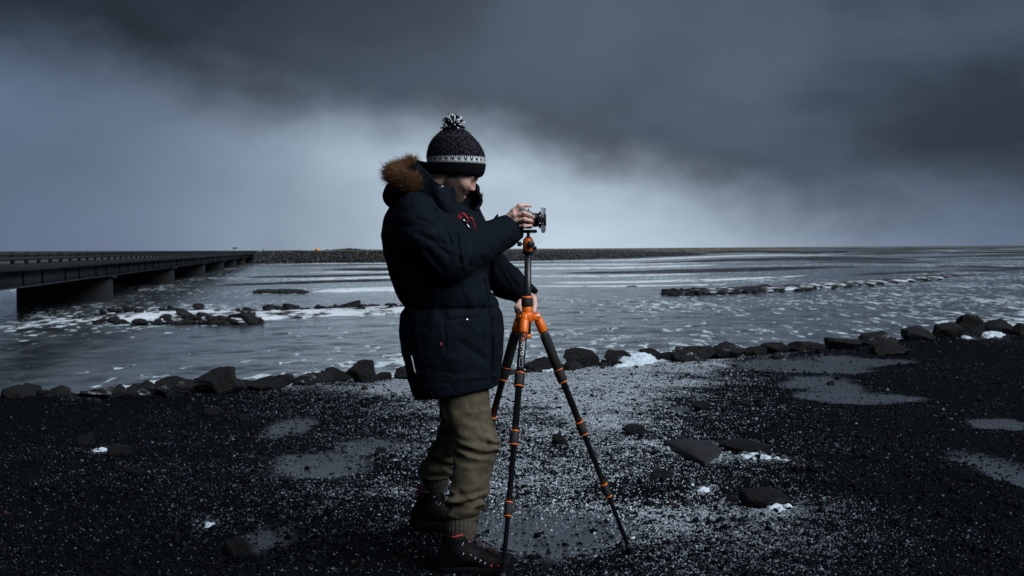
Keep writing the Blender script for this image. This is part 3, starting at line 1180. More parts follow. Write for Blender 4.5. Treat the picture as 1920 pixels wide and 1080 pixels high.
# braided sand bars towards the horizon
SB = [
    [(360, 537, .5), (480, 533, 2), (620, 528, 3), (780, 524, 2.5), (900, 522, 1)],
    [(430, 521, .5), (520, 519, 2), (640, 517, 2.5), (760, 514, 2), (860, 513, .5)],
    [(560, 506, .5), (700, 505, 4), (850, 505, 5), (960, 503, 3), (1020, 502, 1)],
    [(980, 513, .5), (1150, 511, 3), (1300, 508, 5), (1450, 504, 5), (1560, 501, 3), (1660, 500, .6)],
    [(1120, 496, .5), (1250, 492, 2), (1400, 487, 4), (1540, 485, 5), (1660, 486, 4), (1760, 488, 1)],
    [(1500, 492, .5), (1600, 491, 1.5), (1700, 492, 2), (1790, 492, .5)],
    [(1420, 475, .3), (1480, 473, 1.8), (1540, 472, 2), (1590, 472, .4)],
    [(1560, 477, .3), (1640, 476, 2), (1700, 475, 1.8), (1770, 476, .4)],
    [(1640, 468, .3), (1720, 466.5, 1.2), (1800, 466, 1.3), (1880, 467, .3)],
    [(1720, 500, .4), (1800, 499, 2), (1900, 503, 4), (2000, 506, 4), (2100, 506, 1)],
    [(1650, 484, .4), (1760, 482, 1.5), (1880, 479, 3), (2000, 478, 3), (2100, 478, 1)],
    [(1560, 516, .4), (1660, 513, 2), (1760, 509, 2.5), (1860, 507, 2), (1960, 506, .5)],
]
for i, o_ in enumerate(SB):
    bar('sand_bar', o_, 0.10, sand_m.m, 70 + i)
WB = [[(480, 525, .5), (600, 523, 2.5), (720, 520, 3), (860, 518, 3), (1000, 518, 3), (1150, 517, 3), (1300, 514, 1.5), (1400, 513, .5)],
      [(500, 511, .5), (640, 510, 1.6), (800, 509, 1.5), (960, 504, 3), (1150, 502, 3.5), (1300, 498, 2), (1420, 495, .5)],
      [(560, 500, .4), (700, 499, 1.0), (860, 498, 1.2), (1000, 496, 2.0), (1140, 496, 2), (1280, 493, 1), (1380, 492, .4)],
      [(1000, 490, .4), (1150, 488, 1.8), (1290, 483, 2.4), (1400, 479, 2), (1520, 478, 1), (1600, 477, .4)],
      [(960, 530, .4), (1080, 530, 2.5), (1200, 528, 2.8), (1330, 525, 2.5), (1450, 520, 2), (1600, 512, .5)],
      [(960, 537, .4), (1060, 537, 1.6), (1200, 536, 1.8), (1320, 534, 1), (1400, 532, .4)],
      [(490, 494, .3), (640, 494, .9), (800, 493, .9), (960, 491, .9), (1120, 488, .7), (1240, 485, .3)]]
for i, o_ in enumerate(WB):
    bar('ice_sheet', o_, 0.05, bar_m.m, 90 + i, 0.10)

# ---- stone embankment across the river
TOE = [(470, 494), (600, 493), (800, 491.5), (960, 489), (1080, 486), (1200, 482), (1330, 477.6)]
CREST = [0.95, 0.9, 0.85, 0.7, 0.5, 0.0, -2.0]
em_m = NT('riprap')
v = em_m.obj()
em_m.set(Base_Color=em_m.mix(em_m.noise(v, 1.2, 4, 0.7), (0.005, 0.005, 0.006), (0.03, 0.03, 0.033)), Roughness=0.8)
m = MB()
E = catmull([(*G(a, b, WZ)[:2], c) for (a, b), c in zip(TOE, CREST)], 80)
V = []
for (x, y, z) in E:
    V += [[x, y, WZ - 0.3], [x, y + 5, (z + WZ) / 2 + 0.1], [x + 0.5, y + 10, z], [x + 0.5, y + 16, z + 0.02], [x + 0.5, y + 30, WZ - 0.3]]
Q = [(i * 5 + k, (i + 1) * 5 + k, (i + 1) * 5 + k + 1, i * 5 + k + 1) for i in range(79) for k in range(4)]
m.add(V, Q)
emb = m.build('embankment', em_m.m, label='long low embankment of dark stones across the river', cat='embankment')
t = rng.uniform(0, 78.9, 5200)
u = rng.uniform(0, 1, 5200)
i0 = t.astype(int)
Ef = E[i0] + (E[i0 + 1] - E[i0]) * (t - i0)[:, None]
zz = WZ + (Ef[:, 2] - WZ) * u
tm = NT('riprap_stone')
tm.set(Base_Color=tm.mix(tm.ss(tm.attr('tone'), 0.55, 1.0), (0.005, 0.005, 0.006), (0.065, 0.07, 0.075)), Roughness=0.8)
grains('riprap_stones', Ef[:, 0], Ef[:, 1] + 10 * u - 0.3, rng.uniform(0.2, 0.5, 5200), (0.6, 1.0), CUBE, CUBEF, tm.m, 0.1, z=zz, parent=emb)
# tan grass rise behind the embankment
tg = mat('tan_grass', (0.085, 0.070, 0.048), 0.9, var=0.4, vscale=0.05)
m = MB()
V = []
for k in range(60):
    px = 488 + (1500 - 488) * k / 59
    Yd = 640 + 2.2 * max(0, px - 900)
    c_ = A(px, 0, Yd)
    z = 1.32 + 0.25 * (vnoise(np.array([[k * 0.4, 1, 2.0]]))[0] - 0.5) - 0.5 * max(0, (px - 1100) / 400)
    V += [[c_[0], Yd - 20, WZ - 0.2], [c_[0], Yd, z], [c_[0] * 1.05, Yd + 60, z + 0.02]]
m.add(V, [(i * 3 + k, (i + 1) * 3 + k, (i + 1) * 3 + k + 1, i * 3 + k + 1) for i in range(59) for k in range(2)])
m.build('grass_rise', tg, kind='structure')
# far thicket on the horizon
m = MB()
for k in range(60):
    px = rng.normal(655, 18)
    b = A(px, 466, 900)
    b[2] = 1.4
    hh = rng.uniform(0.2, 0.9) * math.exp(-((px - 655) / 22) ** 2)
    for j in range(3):
        a = rng.uniform(0, 6.28)
        m.tube([b, b + [math.cos(a) * 0.8, math.sin(a), hh], b + [math.cos(a) * 1.2, 0, hh + 0.35]], [0.4, 0.25, 0.05], 5)
m.build('thicket', mat('thicket', (0.05, 0.05, 0.05), 0.9), kind='stuff', label='far thicket of bare bushes on the horizon', cat='bushes')

# ---- bridge
BE, BN = np.array([-0.148, 0.989, 0]), np.array([-0.989, -0.148, 0])
BP = np.array([-32.0, 115.0, 0])
BROT = np.stack([BE, BN, [0, 0, 1]], 1)


def B(t, n, z):
    return BP + BE * t + BN * n + np.array([0, 0, z])


steel = mat('bridge_steel', (0.014, 0.017, 0.023), 0.6, var=0.35, vscale=0.5, detail=6)
conc = mat('bridge_concrete', (0.0035, 0.004, 0.005), 0.85, var=0.35, vscale=0.7, detail=6)
dark_st = mat('rail_steel', (0.005, 0.0055, 0.0065), 0.6, var=0.3, vscale=1.0)
br = empty('bridge', B(0, 0, WZ), 'long low steel girder bridge with guard rails crossing the river', 'bridge')
T0, T1 = -92.0, 402.0
TL, TM = T1 - T0, (T0 + T1) / 2
deck = MB().box(B(TM, 4.0, 0.53), (TL, 8.6, 0.36), BROT, 0.03).build('deck', conc, br, smooth=False)
MB().box(B(TM, 4.0, 0.718), (TL, 7.4, 0.012), BROT).build('road_surface', mat('asphalt', (0.04, 0.04, 0.042), 0.9), br, smooth=False)
for n_ in (0.45, 7.55):
    gm_ = MB().box(B(TM, n_, -0.10), (TL, 0.05, 0.90), BROT)
    gm_.box(B(TM, n_, 0.325), (TL - 0.02, 0.42, 0.05), BROT).box(B(TM, n_, -0.575), (TL - 0.02, 0.46, 0.06), BROT)
    gd = gm_.build('girder', steel, br, smooth=False)
    sme = MB().box((0, 0, 0), (0.10, 0.16, 0.84), BROT).mesh('stiffener', False)
    for k in range(70):
        t_ = -88 + k * 7.1 + (1.2 if k % 2 else 0)
        s = link('stiffener', sme, dark_st, gd)
        s.location = tuple(B(t_, n_ + (-0.105 if n_ < 4 else 0.105), -0.12))
cme = MB().box((0, 0, 0), (0.25, 6.6, 0.5), BROT).mesh('cross_beam', False)
for k in range(35):
    o = link('cross_beam', cme, steel, br)
    o.location = tuple(B(-88 + k * 14.2, 4.0, 0.0))
for k in range(-1, 7):
    t_ = k * 57.5
    pm2 = MB().box(B(t_, 4.0, -2.55), (1.1, 7.4, 3.5), BROT, 0.12)
    pier = pm2.build('pier', conc, br, smooth=False)
    MB().box(B(t_, 4.0, -0.70), (1.3, 8.0, 0.16), BROT, 0.03).build('pier_cap', conc, pier, smooth=False)
MB().box(B(T1 + 3, 4.0, -1.2), (6, 9.2, 3.7), BROT).build('abutment', conc, br, smooth=False)
for n_ in (-0.15, 8.15):
    for z0, z1, th in ((0.90, 1.07, 0.06), (1.15, 1.28, 0.06), (1.31, 1.37, 0.07)):
        MB().box(B(TM, n_, (z0 + z1) / 2), (TL, th, z1 - z0), BROT).build('guard_rail', dark_st, br, smooth=False)
    pme = MB().box((0, 0, 0), (0.62 if n_ < 4 else 0.16, 0.12, 0.63), BROT).mesh('rail_post', False)
    for k in range(132):
        o = link('rail_post', pme, dark_st, br)
        o.location = tuple(B(-91 + k * 3.75, n_ + (0.10 if n_ < 4 else -0.10), 1.03))

# small far signs
sg = A(595, 468.5, 470)
ys = empty('road_sign', (sg[0], 470, 1.2), 'tiny orange-yellow board standing on the far embankment', 'sign')
MB().box((sg[0], 470, sg[2]), (1.5, 0.1, 0.95)).build('sign_panel', mat('sign_yellow', (0.75, 0.33, 0.05), 0.6), ys, smooth=False)
MB().tube([(sg[0], 470.1, 1.0), (sg[0], 470.1, sg[2])], 0.05, 8).build('post', dark_st, ys)
sg = A(420, 465.5, 330)
bs = empty('traffic_sign', tuple(B(215, -0.1, 0.7)), 'small dark traffic sign above the bridge rail', 'sign')
MB().box((B(215, -0.1, 0)[0], B(215, -0.1, 0)[1], 1.95), (1.1, 0.08, 0.28)).build('sign_panel', dark_st, bs, smooth=False)
MB().tube([tuple(B(215, 0, 0.7)), tuple(B(215, 0, 1.9))], 0.05, 8).build('post', dark_st, bs)
mp = A(493, 470, 460)
MB().lathe((mp[0], 460, 1.0), (mp[0], 460, 2.0), [(0, 0.12), (0.9, 0.12), (1, 0.06)], 8).build('marker_post', dark_st, label='short marker post where the embankment meets the bridge', cat='post')

# ================================================================== THE PHOTOGRAPHER
YB = 5.95
PER = empty('person', (A(850, 1082, YB)[0], YB, 0.0), 'man in navy parka, patterned bobble hat and olive trousers bending to a camera', 'person')


def sweep(fn, px, py, y0=5.4, y1=6.5):
    """first point of an implicit surface along the line of sight"""
    ys = np.arange(y0, y1, 0.001)
    P = np.stack([A(px, py, y0) + (A(px, py, y1) - A(px, py, y0)) * (q - y0) / (y1 - y0) for q in ys]).astype(np.float32)
    d = fn(P)
    i = np.argmax(d < 0)
    return P[i].astype(float) if d[i] < 0 else None


# ---- cloth and skin materials
parka = NT('parka_cloth')
v = parka.obj()
weave = parka.noise(v, 420, 2, 0.6)
soft = parka.noise(v, 26, 4, 0.6)
crw = parka.noise(parka.mapping(v, (1.0, 1.0, 0.7)), 11, 3, 0.5, 0.7)
crease = parka.math('ABSOLUTE', parka.math('SUBTRACT', crw, 0.5))
crease = parka.ss(crease, 0.0, 0.10)
parka.bump(parka.math('ADD', parka.math('MULTIPLY', crease, 1.0), parka.math('ADD', parka.math('MULTIPLY', soft, 0.6), parka.math('MULTIPLY', weave, 0.22))), 0.30, 0.008)
parka.set(Base_Color=parka.mix(soft, (0.0022, 0.0042, 0.0074), (0.0050, 0.0088, 0.0142)), Roughness=0.8, Specular_IOR_Level=0.09)
twill = NT('olive_twill')
v = twill.obj()
tw = twill.noise(v, 300, 2, 0.6)
ts = twill.noise(v, 14, 5, 0.65)
twill.bump(twill.math('ADD', tw, twill.math('MULTIPLY', ts, 1.2)), 0.35, 0.004)
twill.set(Base_Color=twill.mix(twill.ss(ts, 0.3, 0.72), (0.046, 0.037, 0.023), (0.112, 0.093, 0.061)), Roughness=0.85, Specular_IOR_Level=0.2)
rib = mat('ribbed_cuff', (0.050, 0.040, 0.030), 0.9, var=0.3, vscale=60, bump=0.4, bscale=150)
bootm = mat('boot_leather', (0.0025, 0.0025, 0.003), 0.65, var=0.3, vscale=30, bump=0.3, bscale=90, bdist=0.003, spec=0.12)
solem = mat('boot_rubber', (0.0025, 0.0025, 0.003), 0.8, spec=0.1)
lace = mat('red_lace', (0.055, 0.006, 0.006), 0.8)
redtrim = mat('red_trim', (0.36, 0.018, 0.016), 0.6)
silver = mat('bright_metal', (0.72, 0.72, 0.74), 0.25, 1.0)
skin = NT('skin')
v = skin.obj()
bd = skin.attr('beard')
bn_ = skin.noise(v, 800, 2, 0.6)
skc = skin.mix(skin.noise(v, 30, 4), (0.66, 0.41, 0.33), (0.78, 0.53, 0.44))
skc = skin.mix(skin.attr('flush'), skc, (0.60, 0.20, 0.16))
bm = skin.math('MULTIPLY', bd, skin.ss(bn_, 0.10, 0.42), True)
skc = skin.mix(bm, skc, (0.040, 0.028, 0.022))
skin.bump(skin.noise(v, 120, 4), 0.25, 0.002)
skin.set(Base_Color=skc, Roughness=0.5)
skin.b.inputs['Subsurface Weight'].default_value = 0.12
skin.b.inputs['Subsurface Radius'].default_value = (0.010, 0.004, 0.002)
skin.b.inputs['Subsurface Scale'].default_value = 0.6

# ---- parka
RING = [(345, 795, 825, 0.05), (358, 772, 838, 0.07), (372, 748, 850, 0.10), (388, 730, 874, 0.145), (400, 724, 894, 0.18), (414, 719, 905, 0.205), (440, 715, 908, 0.24),
        (475, 719, 908, 0.24), (515, 731, 915, 0.235), (545, 742, 924, 0.225), (562, 750, 931, 0.215), (576, 757, 936, 0.205), (590, 751, 942, 0.215),
        (620, 748, 946, 0.225), (660, 754, 943, 0.225), (700, 764, 938, 0.22), (725, 771, 934, 0.215), (760, 780, 929, 0.21)]
rz = np.array([A(850, r[0], YB)[2] for r in RING])[::-1]
rcx = np.array([A((r[1] + r[2]) / 2, r[0], YB)[0] for r in RING])[::-1]
rwx = np.array([S((r[2] - r[1]) / 2, YB) for r in RING])[::-1]
rwy = np.array([r[3] for r in RING])[::-1]
HEM_A, HEM_B = A(778, 746, YB), A(934, 722, YB)
hd = (HEM_B - HEM_A)[[0, 2]]
hd = hd / np.linalg.norm(hd)
RS = [(A(780, 402, 5.78), S(41)), (A(798, 446, 5.73), S(44)), (A(836, 485, 5.72), S(43)), (A(888, 466, 5.86), S(38)), (A(944, 437, 6.0), S(30)), (A(962, 426, 6.04), S(27))]
LS = [(A(862, 402, 6.14), S(40)), (A(912, 500, 6.30), S(39)), (A(950, 528, 6.27), S(33)), (A(992, 557, 6.21), S(23))]
# folds in the picture plane: x0,y0,x1,y1,width px,depth m (crease > 0, ridge < 0)
FOLDS = [(800, 368, 818, 396, 3.5, .006), (818, 396, 828, 425, 3.5, .006), (760, 372, 745, 400, 3.5, .004), (752, 400, 800, 388, 7, .004), (748, 425, 796, 424, 8, .005), (838, 428, 852, 462, 5, .008), (848, 434, 860, 476, 5, -.004), (858, 440, 866, 492, 5, .009),
         (868, 446, 874, 500, 5, -.004), (878, 452, 882, 498, 5, .007), (892, 446, 902, 486, 5, .006), (910, 436, 922, 474, 5, .005), (928, 430, 940, 464, 4, .005),
         (812, 452, 846, 478, 6, .007), (806, 470, 836, 505, 7, .006), (790, 440, 838, 458, 6, .006), (775, 470, 812, 512, 8, .005), (820, 418, 842, 452, 6, -.004),
         (786, 410, 826, 430, 6, .005), (760, 450, 790, 470, 8, .004), (945, 425, 955, 450, 4, .005),
         (742, 500, 760, 545, 8, .006), (770, 520, 790, 560, 9, .005), (800, 530, 812, 570, 9, .005), (918, 492, 924, 720, 4, .008), (908, 500, 914, 720, 3, -.003),
         (760, 576, 936, 578, 5, .006), (835, 600, 838, 660, 3, .004), (838, 598, 905, 592, 3, .005), (868, 640, 905, 668, 9, .005), (800, 690, 925, 700, 5, .002),
         (790, 715, 930, 709, 4, .0025), (770, 610, 785, 690, 10, .005), (930, 500, 955, 540, 6, .005), (945, 505, 972, 545, 5, .005)]
FW = [(A(a, b, 5.85), A(c_, d_, 5.85), S(w_ * 0.72), dp * 1.15) for a, b, c_, d_, w_, dp in FOLDS]
zw = A(850, 576, YB)[2]


def parka_fn(P):
    z = P[:, 2]
    cx, wx, wy = np.interp(z, rz, rcx), np.interp(z, rz, rwx), np.interp(z, rz, rwy)
    e = 2.25
    d = ((np.abs((P[:, 0] - cx) / wx) ** e + np.abs((P[:, 1] - YB) / wy) ** e) ** (1 / e) - 1) * np.minimum(wx, wy)
    d = smax(d, z - rz[-1], 0.03)
    d = smin(d, rcone(P, A(783, 402, 5.80), A(858, 402, 6.12), S(36), S(34)), 0.05)
    d = smax(d, -rcone(P, A(868, 350, 5.80), A(872, 376, 5.80), 0.062, 0.05), 0.04)
    s = ((P[:, 0] - HEM_A[0]) * -hd[1] + (P[:, 2] - HEM_A[2]) * hd[0])
    d = smax(d, -s, 0.012)
    sl = chain(P, RS, 0.018)
    wa, wb = RS[-2][0], RS[-1][0]
    ax = (wb - wa) / np.linalg.norm(wb - wa)
    sl = smax(sl, (P - wb.astype(np.float32)) @ ax.astype(np.float32) - 0.008, 0.006)
    d = smin(d, sl, 0.022)
    ll = chain(P, LS, 0.018)
    wa, wb = LS[-2][0], LS[-1][0]
    ax = (wb - wa) / np.linalg.norm(wb - wa)
    ll = smax(ll, (P - wb.astype(np.float32)) @ ax.astype(np.float32) - 0.004, 0.006)
    d = smin(d, ll, 0.022)
    for a, b, w_, dp in FW:
        q, t = seg2(P, a, b)
        d = d + dp * np.exp(-(q / w_) ** 2)
    d = d + 0.0045 * np.sin(P[:, 0] * 75 + 6 * vnoise(P * 11, 3)) * np.exp(-((z - zw) / 0.05) ** 2)
    near = np.abs(d) < 0.04
    if near.any():
        Pn = P[near]
        w_ = fbm(Pn * np.array([7, 7, 5], np.float32), 4, 3) - 0.5
        rg = np.abs(vnoise(Pn * np.array([9, 9, 12], np.float32) + 3.0, 8) - 0.5)
        d[near] += 0.013 * w_ + 0.014 * (np.minimum(rg, 0.22) - 0.2)
    return d


jk = sdf_obj('parka', parka_fn, (A(705, 0, YB)[0], 5.60, A(0, 755, YB)[2]), (A(1015, 0, 6.2)[0], 6.46, A(0, 325, YB)[2]), 0.0055, parka.m, PER, 1)

# hood folded down behind the neck
HC = A(758, 360, YB)


def hood_fn(P):
    d = ell(P, HC, (0.078, 0.155, 0.052))
    d = smin(d, rcone(P, A(738, 372, 5.88), A(782, 322, 5.88), 0.042, 0.034), 0.04)
    d = smin(d, rcone(P, A(738, 372, 6.03), A(782, 322, 6.03), 0.042, 0.034), 0.04)
    d = d + 0.016 * (fbm(P * 12, 12, 3) - 0.5)
    return smax(d, -ell(P, A(815, 330, YB), (0.085, 0.085, 0.12)), 0.02)


sdf_obj('hood', hood_fn, HC - [0.16, 0.25, 0.16], HC + [0.16, 0.25, 0.2], 0.0075, parka.m, PER, 1)

# fur trim of the hood: fine tapering hairs
fpath = catmull([A(778, 346, 5.82), A(766, 343, 5.79), A(752, 338, 5.81), A(740, 331, 5.90), A(742, 326, 6.0), A(758, 318, 6.07), A(776, 310, 6.08)], 60)
nh = 15000
k = rng.integers(0, 60, nh)
base = fpath[k] + rng.normal(0, 0.014, (nh, 3))
cen = A(766, 352, YB)
dr = base - cen
dr /= np.linalg.norm(dr, axis=1)[:, None]
dr = dr + np.array([-0.30, 0, 0.55]) + rng.normal(0, 0.42, (nh, 3))
dr /= np.linalg.norm(dr, axis=1)[:, None]
ln = np.clip(rng.normal(0.031, 0.011, nh), 0.012, 0.065)
bend = rng.normal(0, 0.25, (nh, 3)) + np.array([-0.25, 0, -0.25])
mid = base + dr * (ln * 0.55)[:, None]
tip = base + (dr + bend * 0.5) * ln[:, None]
sd_ = np.cross(dr, np.array([0, 1.0, 0.2]))
sd_ /= np.linalg.norm(sd_, axis=1)[:, None]
up_ = np.cross(dr, sd_)
rb = 0.00075
V = np.stack([base + sd_ * rb, base - sd_ * rb * 0.5 + up_ * rb, base - sd_ * rb * 0.5 - up_ * rb,
              mid + sd_ * rb * 0.8, mid - sd_ * rb * 0.4 + up_ * rb * 0.8, mid - sd_ * rb * 0.4 - up_ * rb * 0.8, tip], 1)
Fq = np.array([(0, 1, 4, 3), (1, 2, 5, 4), (2, 0, 3, 5)])
Ft = np.array([(3, 4, 6), (4, 5, 6), (5, 3, 6)])
off = (np.arange(nh) * 7)[:, None, None]
fme = mesh_np('fur_trim', V.reshape(-1, 3), [(Fq[None] + off).reshape(-1, 4), (Ft[None] + off).reshape(-1, 3)])
attr(fme, 'tone', np.repeat(np.clip(0.5 * rng.uniform(0, 1, nh) + 0.5 * (base[:, 2] - base[:, 2].min()) / np.ptp(base[:, 2]), 0, 1), 7))
fm = NT('fur')
fm.set(Base_Color=fm.mix(fm.attr('tone'), (0.020, 0.010, 0.006), (0.30, 0.140, 0.055)), Roughness=0.6, Specular_IOR_Level=0.3)
link('fur_trim', fme, fm.m, PER, kind='stuff', label='tawny brown fake fur along the hood')

# stand-up collar
CB = [(890, 394, 6.00), (884, 392, 6.08), (850, 384, 6.12), (800, 372, 6.06), (782, 374, 5.95), (790, 384, 5.85), (820, 397, 5.79), (856, 410, 5.80)]
CT = [(900, 362, 6.02), (889, 343, 6.09), (850, 322, 6.09), (800, 304, 6.03), (783, 302, 5.95), (797, 318, 5.86), (824, 345, 5.81), (853, 353, 5.82)]
cb = catmull([A(*p) for p in CB], 70)
ct = catmull([A(*p) for p in CT], 70)
V = []
for i in range(70):
    for j in range(13):
        t = j / 12
        p = cb[i] * (1 - t) + ct[i] * t
        o_ = np.array([p[0] - A(845, 360, YB)[0], p[1] - YB, 0])
        o_ /= np.linalg.norm(o_) + 1e-6
        p = p + o_ * (0.016 * math.sin(math.pi * t) + 0.006 * math.sin(i * 0.5 + 4 * t))
        V.append(p)
ii = np.arange(70 * 13).reshape(70, 13)
F = np.stack([ii[:-1, :-1], ii[1:, :-1], ii[1:, 1:], ii[:-1, 1:]], -1).reshape(-1, 4)
co = link('collar', mesh_np('collar', V, [F]), parka.m, PER)
md = co.modifiers.new('thickness', 'SOLIDIFY')
md.thickness, md.offset = 0.014, 0
md = co.modifiers.new('round', 'BEVEL')
md.width, md.segments = 0.004, 2


def ring_mesh(name, c, axis, R, r, m, parent, n=20, k=8, sx_=1.0, **kw):
    d, u, v_ = frame(axis)
    pts_ = [np.asarray(c) + R * (sx_ * math.cos(a) * u + math.sin(a) * v_) for a in np.linspace(0, 2 * math.pi, n + 1)]
    return MB().tube(pts_, r, k, caps=False).build(name, m, parent, **kw)


def collar_pt(i, t):
    p = cb[i] * (1 - t) + ct[i] * t
    o_ = np.array([p[0] - A(845, 360, YB)[0], p[1] - YB, 0])
    o_ /= np.linalg.norm(o_)
    return p + o_ * (0.016 * math.sin(math.pi * t) + 0.011), o_


for i_, t_ in ((61, 0.93), (1, 0.85)):
    p, o_ = collar_pt(i_, t_)
    ring_mesh('snap', p + (np.array([0, -0.004, 0])), o_, 0.0065, 0.0016, silver, PER)
    MB().lathe(p - o_ * 0.002, p + o_ * 0.0015, [(0, 0.004), (1, 0.003)], 12).build('snap', silver, PER)
# pocket snap, red tag, reflective piping
p = sweep(parka_fn, 875, 600)
MB().lathe(p + [0, 0.003, 0], p - [0, 0.004, 0], [(0, 0.0075), (0.6, 0.0075), (1, 0.004)], 16).build('snap', silver, PER)
p = sweep(parka_fn, 827, 646)
MB().box(p, (0.004, 0.008, 0.014)).build('tag', mat('orange_tag', (0.5, 0.08, 0.02), 0.7), PER, smooth=False)
pp = [sweep(parka_fn, 771.5 + (778.5 - 771.5) * q, 667 + (699 - 667) * q) + np.array([0, -0.0015, 0]) for q in np.linspace(0, 1, 12)]
pp = np.array(pp)
pp[:, 1] = np.convolve(np.pad(pp[:, 1], 2, 'edge'), np.ones(5) / 5, 'valid') - 0.001
MB().tube(pp, 0.0028, 8).build('piping', mat('reflective_piping', (0.85, 0.86, 0.88), 0.4), PER)
# cuff tab sticking up behind the forearm, cuff flap of the other sleeve, hem seam
m = MB()
q = [A(921, 418, 5.98), A(925, 410, 5.99), A(932, 401, 6.0), A(934, 417, 6.0)]
m.add([x for x in q] + [x + [0.004, 0.012, 0] for x in q], Q=[(0, 1, 2, 3), (7, 6, 5, 4), (0, 4, 5, 1), (1, 5, 6, 2), (2, 6, 7, 3), (3, 7, 4, 0)])
m.build('cuff_tab', parka.m, PER, smooth=False)
m = MB()
q = [A(985, 532, 6.19), A(1009, 544, 6.16), A(1003, 550, 6.17), A(1006, 562, 6.2), A(985, 556, 6.22)]
m.add([x for x in q] + [x + [0.002, 0.02, -0.004] for x in q], Q=[(k, k + 5, (k + 1) % 5 + 5, (k + 1) % 5) for k in range(5)], T=[(0, 1, 2), (0, 2, 3), (0, 3, 4), (5, 7, 6), (5, 8, 7), (5, 9, 8)])
m.build('cuff_flap', parka.m, PER, smooth=False)
# storm flap over the zip
pz = []
for py in range(440, 720, 8):
    px = np.interp(py, [400, 470, 560, 640, 720], [884, 898, 916, 926, 920])
    h_ = sweep(parka_fn, px, py, 5.5, 6.3)
    if h_ is not None and abs(h_[1] - YB) < 0.3:
        pz.append(h_ + [0, -0.001, 0])
if len(pz) > 6:
    pz = np.array(pz)
    pz[:, 1] = np.convolve(np.pad(pz[:, 1], 4, 'edge'), np.ones(9) / 9, 'valid')
    MB().tube(pz[10:], 0.006, 8, flat=0.6).build('storm_flap', parka.m, PER)

# ---- trousers
NL = [(A(868, 728, 5.87), S(47)), (A(872, 770, 5.86), S(46)), (A(893, 832, 5.82), S(41)), (A(889, 862, 5.80), S(36)), (A(882, 905, 5.78), S(33)), (A(872, 948, 5.76), S(31)), (A(867, 972, 5.755), S(26))]
FL = [(A(860, 728, 6.03), S(41)), (A(867, 775, 6.08), S(35)), (A(849, 822, 6.13), S(32)), (A(831, 854, 6.16), S(28)), (A(817, 885, 6.18), S(29)), (A(813, 903, 6.19), S(23))]


def leg_fold(P, L, seed, t_knee, amp):
    """rumples that run round the leg, strongest at knee and ankle"""
    return 0


def trouser_fn(P):
    n_ = fbm(P * np.array([8, 8, 6], np.float32), 22, 3)
    d1 = chain(P, NL, 0.016)
    zk, za = A(0, 846, 5.8)[2], A(0, 952, 5.76)[2]
    xk = A(893, 846, 5.8)[0]
    ph = P[:, 2] * 1.0 + (P[:, 0] - xk) * 0.28
    wk = np.exp(-((P[:, 2] - zk) / 0.05) ** 2)
    wa_ = np.exp(-((P[:, 2] - za) / 0.055) ** 2)
    wob = vnoise(P * 14, 5)
    d1 = d1 + wk * 0.0075 * np.sin(ph * 150 + 5 * wob) + wa_ * 0.011 * np.sin((P[:, 2] - (P[:, 0] - xk) * 0.35 + 0.05 * np.abs(P[:, 1] - 5.76)) * 120 + 7 * wob)
    d1 = d1 - wa_ * 0.008 * n_
    d2 = chain(P, FL, 0.016)
    zb = A(0, 885, 6.18)[2]
    wb_ = np.exp(-((P[:, 2] - zb) / 0.05) ** 2)
    d2 = d2 + wb_ * 0.009 * np.sin((P[:, 2] + (P[:, 0]) * 0.3) * 120 + 7 * wob)
    zk2 = A(0, 835, 6.1)[2]
    d2 = d2 + 0.005 * np.exp(-((P[:, 2] - zk2) / 0.08) ** 2) * np.sin((P[:, 2] - P[:, 0] * 0.5) * 100 + 5 * wob)
    d = smin(d1, d2, 0.010)
    for a, b, w_, dp in TF:
        q_, t = seg2(P, a, b)
        d = d + dp * np.exp(-(q_ / w_) ** 2) * (P[:, 1] < 5.95)
    d = smax(d, np.where(P[:, 1] < 5.97, A(0, 980, 5.76)[2], A(0, 903, 6.18)[2]) - P[:, 2], 0.01)
    d = d + 0.014 * (n_ - 0.5) + 0.014 * (np.minimum(np.abs(vnoise(P * np.array([14, 14, 19], np.float32), 25) - 0.5), 0.2) - 0.15)
    return d


TF = [(A(a, b, 5.8), A(c_, d_, 5.8), S(w_), dp) for a, b, c_, d_, w_, dp in
      [(868, 733, 920, 838, 1.8, .003), (836, 770, 852, 830, 7, .006), (855, 838, 905, 842, 4, .006), (860, 852, 932, 846, 3.5, .006), (858, 848, 915, 856, 3, -.004),
       (862, 862, 900, 868, 4, .004), (845, 760, 890, 790, 8, .005), (870, 800, 915, 828, 7, .005), (846, 940, 898, 948, 4, .007), (842, 952, 880, 940, 4, .006),
       (850, 968, 900, 962, 4, .007), (842, 960, 900, 972, 3, -.004), (862, 915, 895, 945, 5, .005), (830, 745, 838, 775, 6, .006)]]
sdf_obj('trousers', trouser_fn, (A(770, 0, 6.0)[0], 5.60, A(0, 985, 5.75)[2]), (A(950, 0, 5.8)[0], 6.34, A(0, 700, YB)[2]), 0.0055, twill.m, PER, 1)


def cuff(pts_, name):
    a, b, r0, r1 = pts_
    V, n_ = [], 96
    d, u, v_ = frame(b - a)
    for j in range(9):
        t = j / 8
        for k in range(n_):
            q_ = 2 * math.pi * k / n_
            r_ = (r0 + (r1 - r0) * t + 0.006 * math.sin(math.pi * t)) * (1 + 0.035 * math.cos(24 * q_ + 0.8 * math.sin(9 * t)) + 0.03 * math.sin(3 * q_ + 4 * t))
            V.append(a + (b - a) * t + r_ * (math.cos(q_) * u + math.sin(q_) * v_))
    ii = np.arange(9 * n_).reshape(9, n_)
    F = np.stack([ii[:-1], ii[1:], np.roll(ii[1:], -1, 1), np.roll(ii[:-1], -1, 1)], -1).reshape(-1, 4)
    return link(name, mesh_np(name, V, [F]), rib, PER)


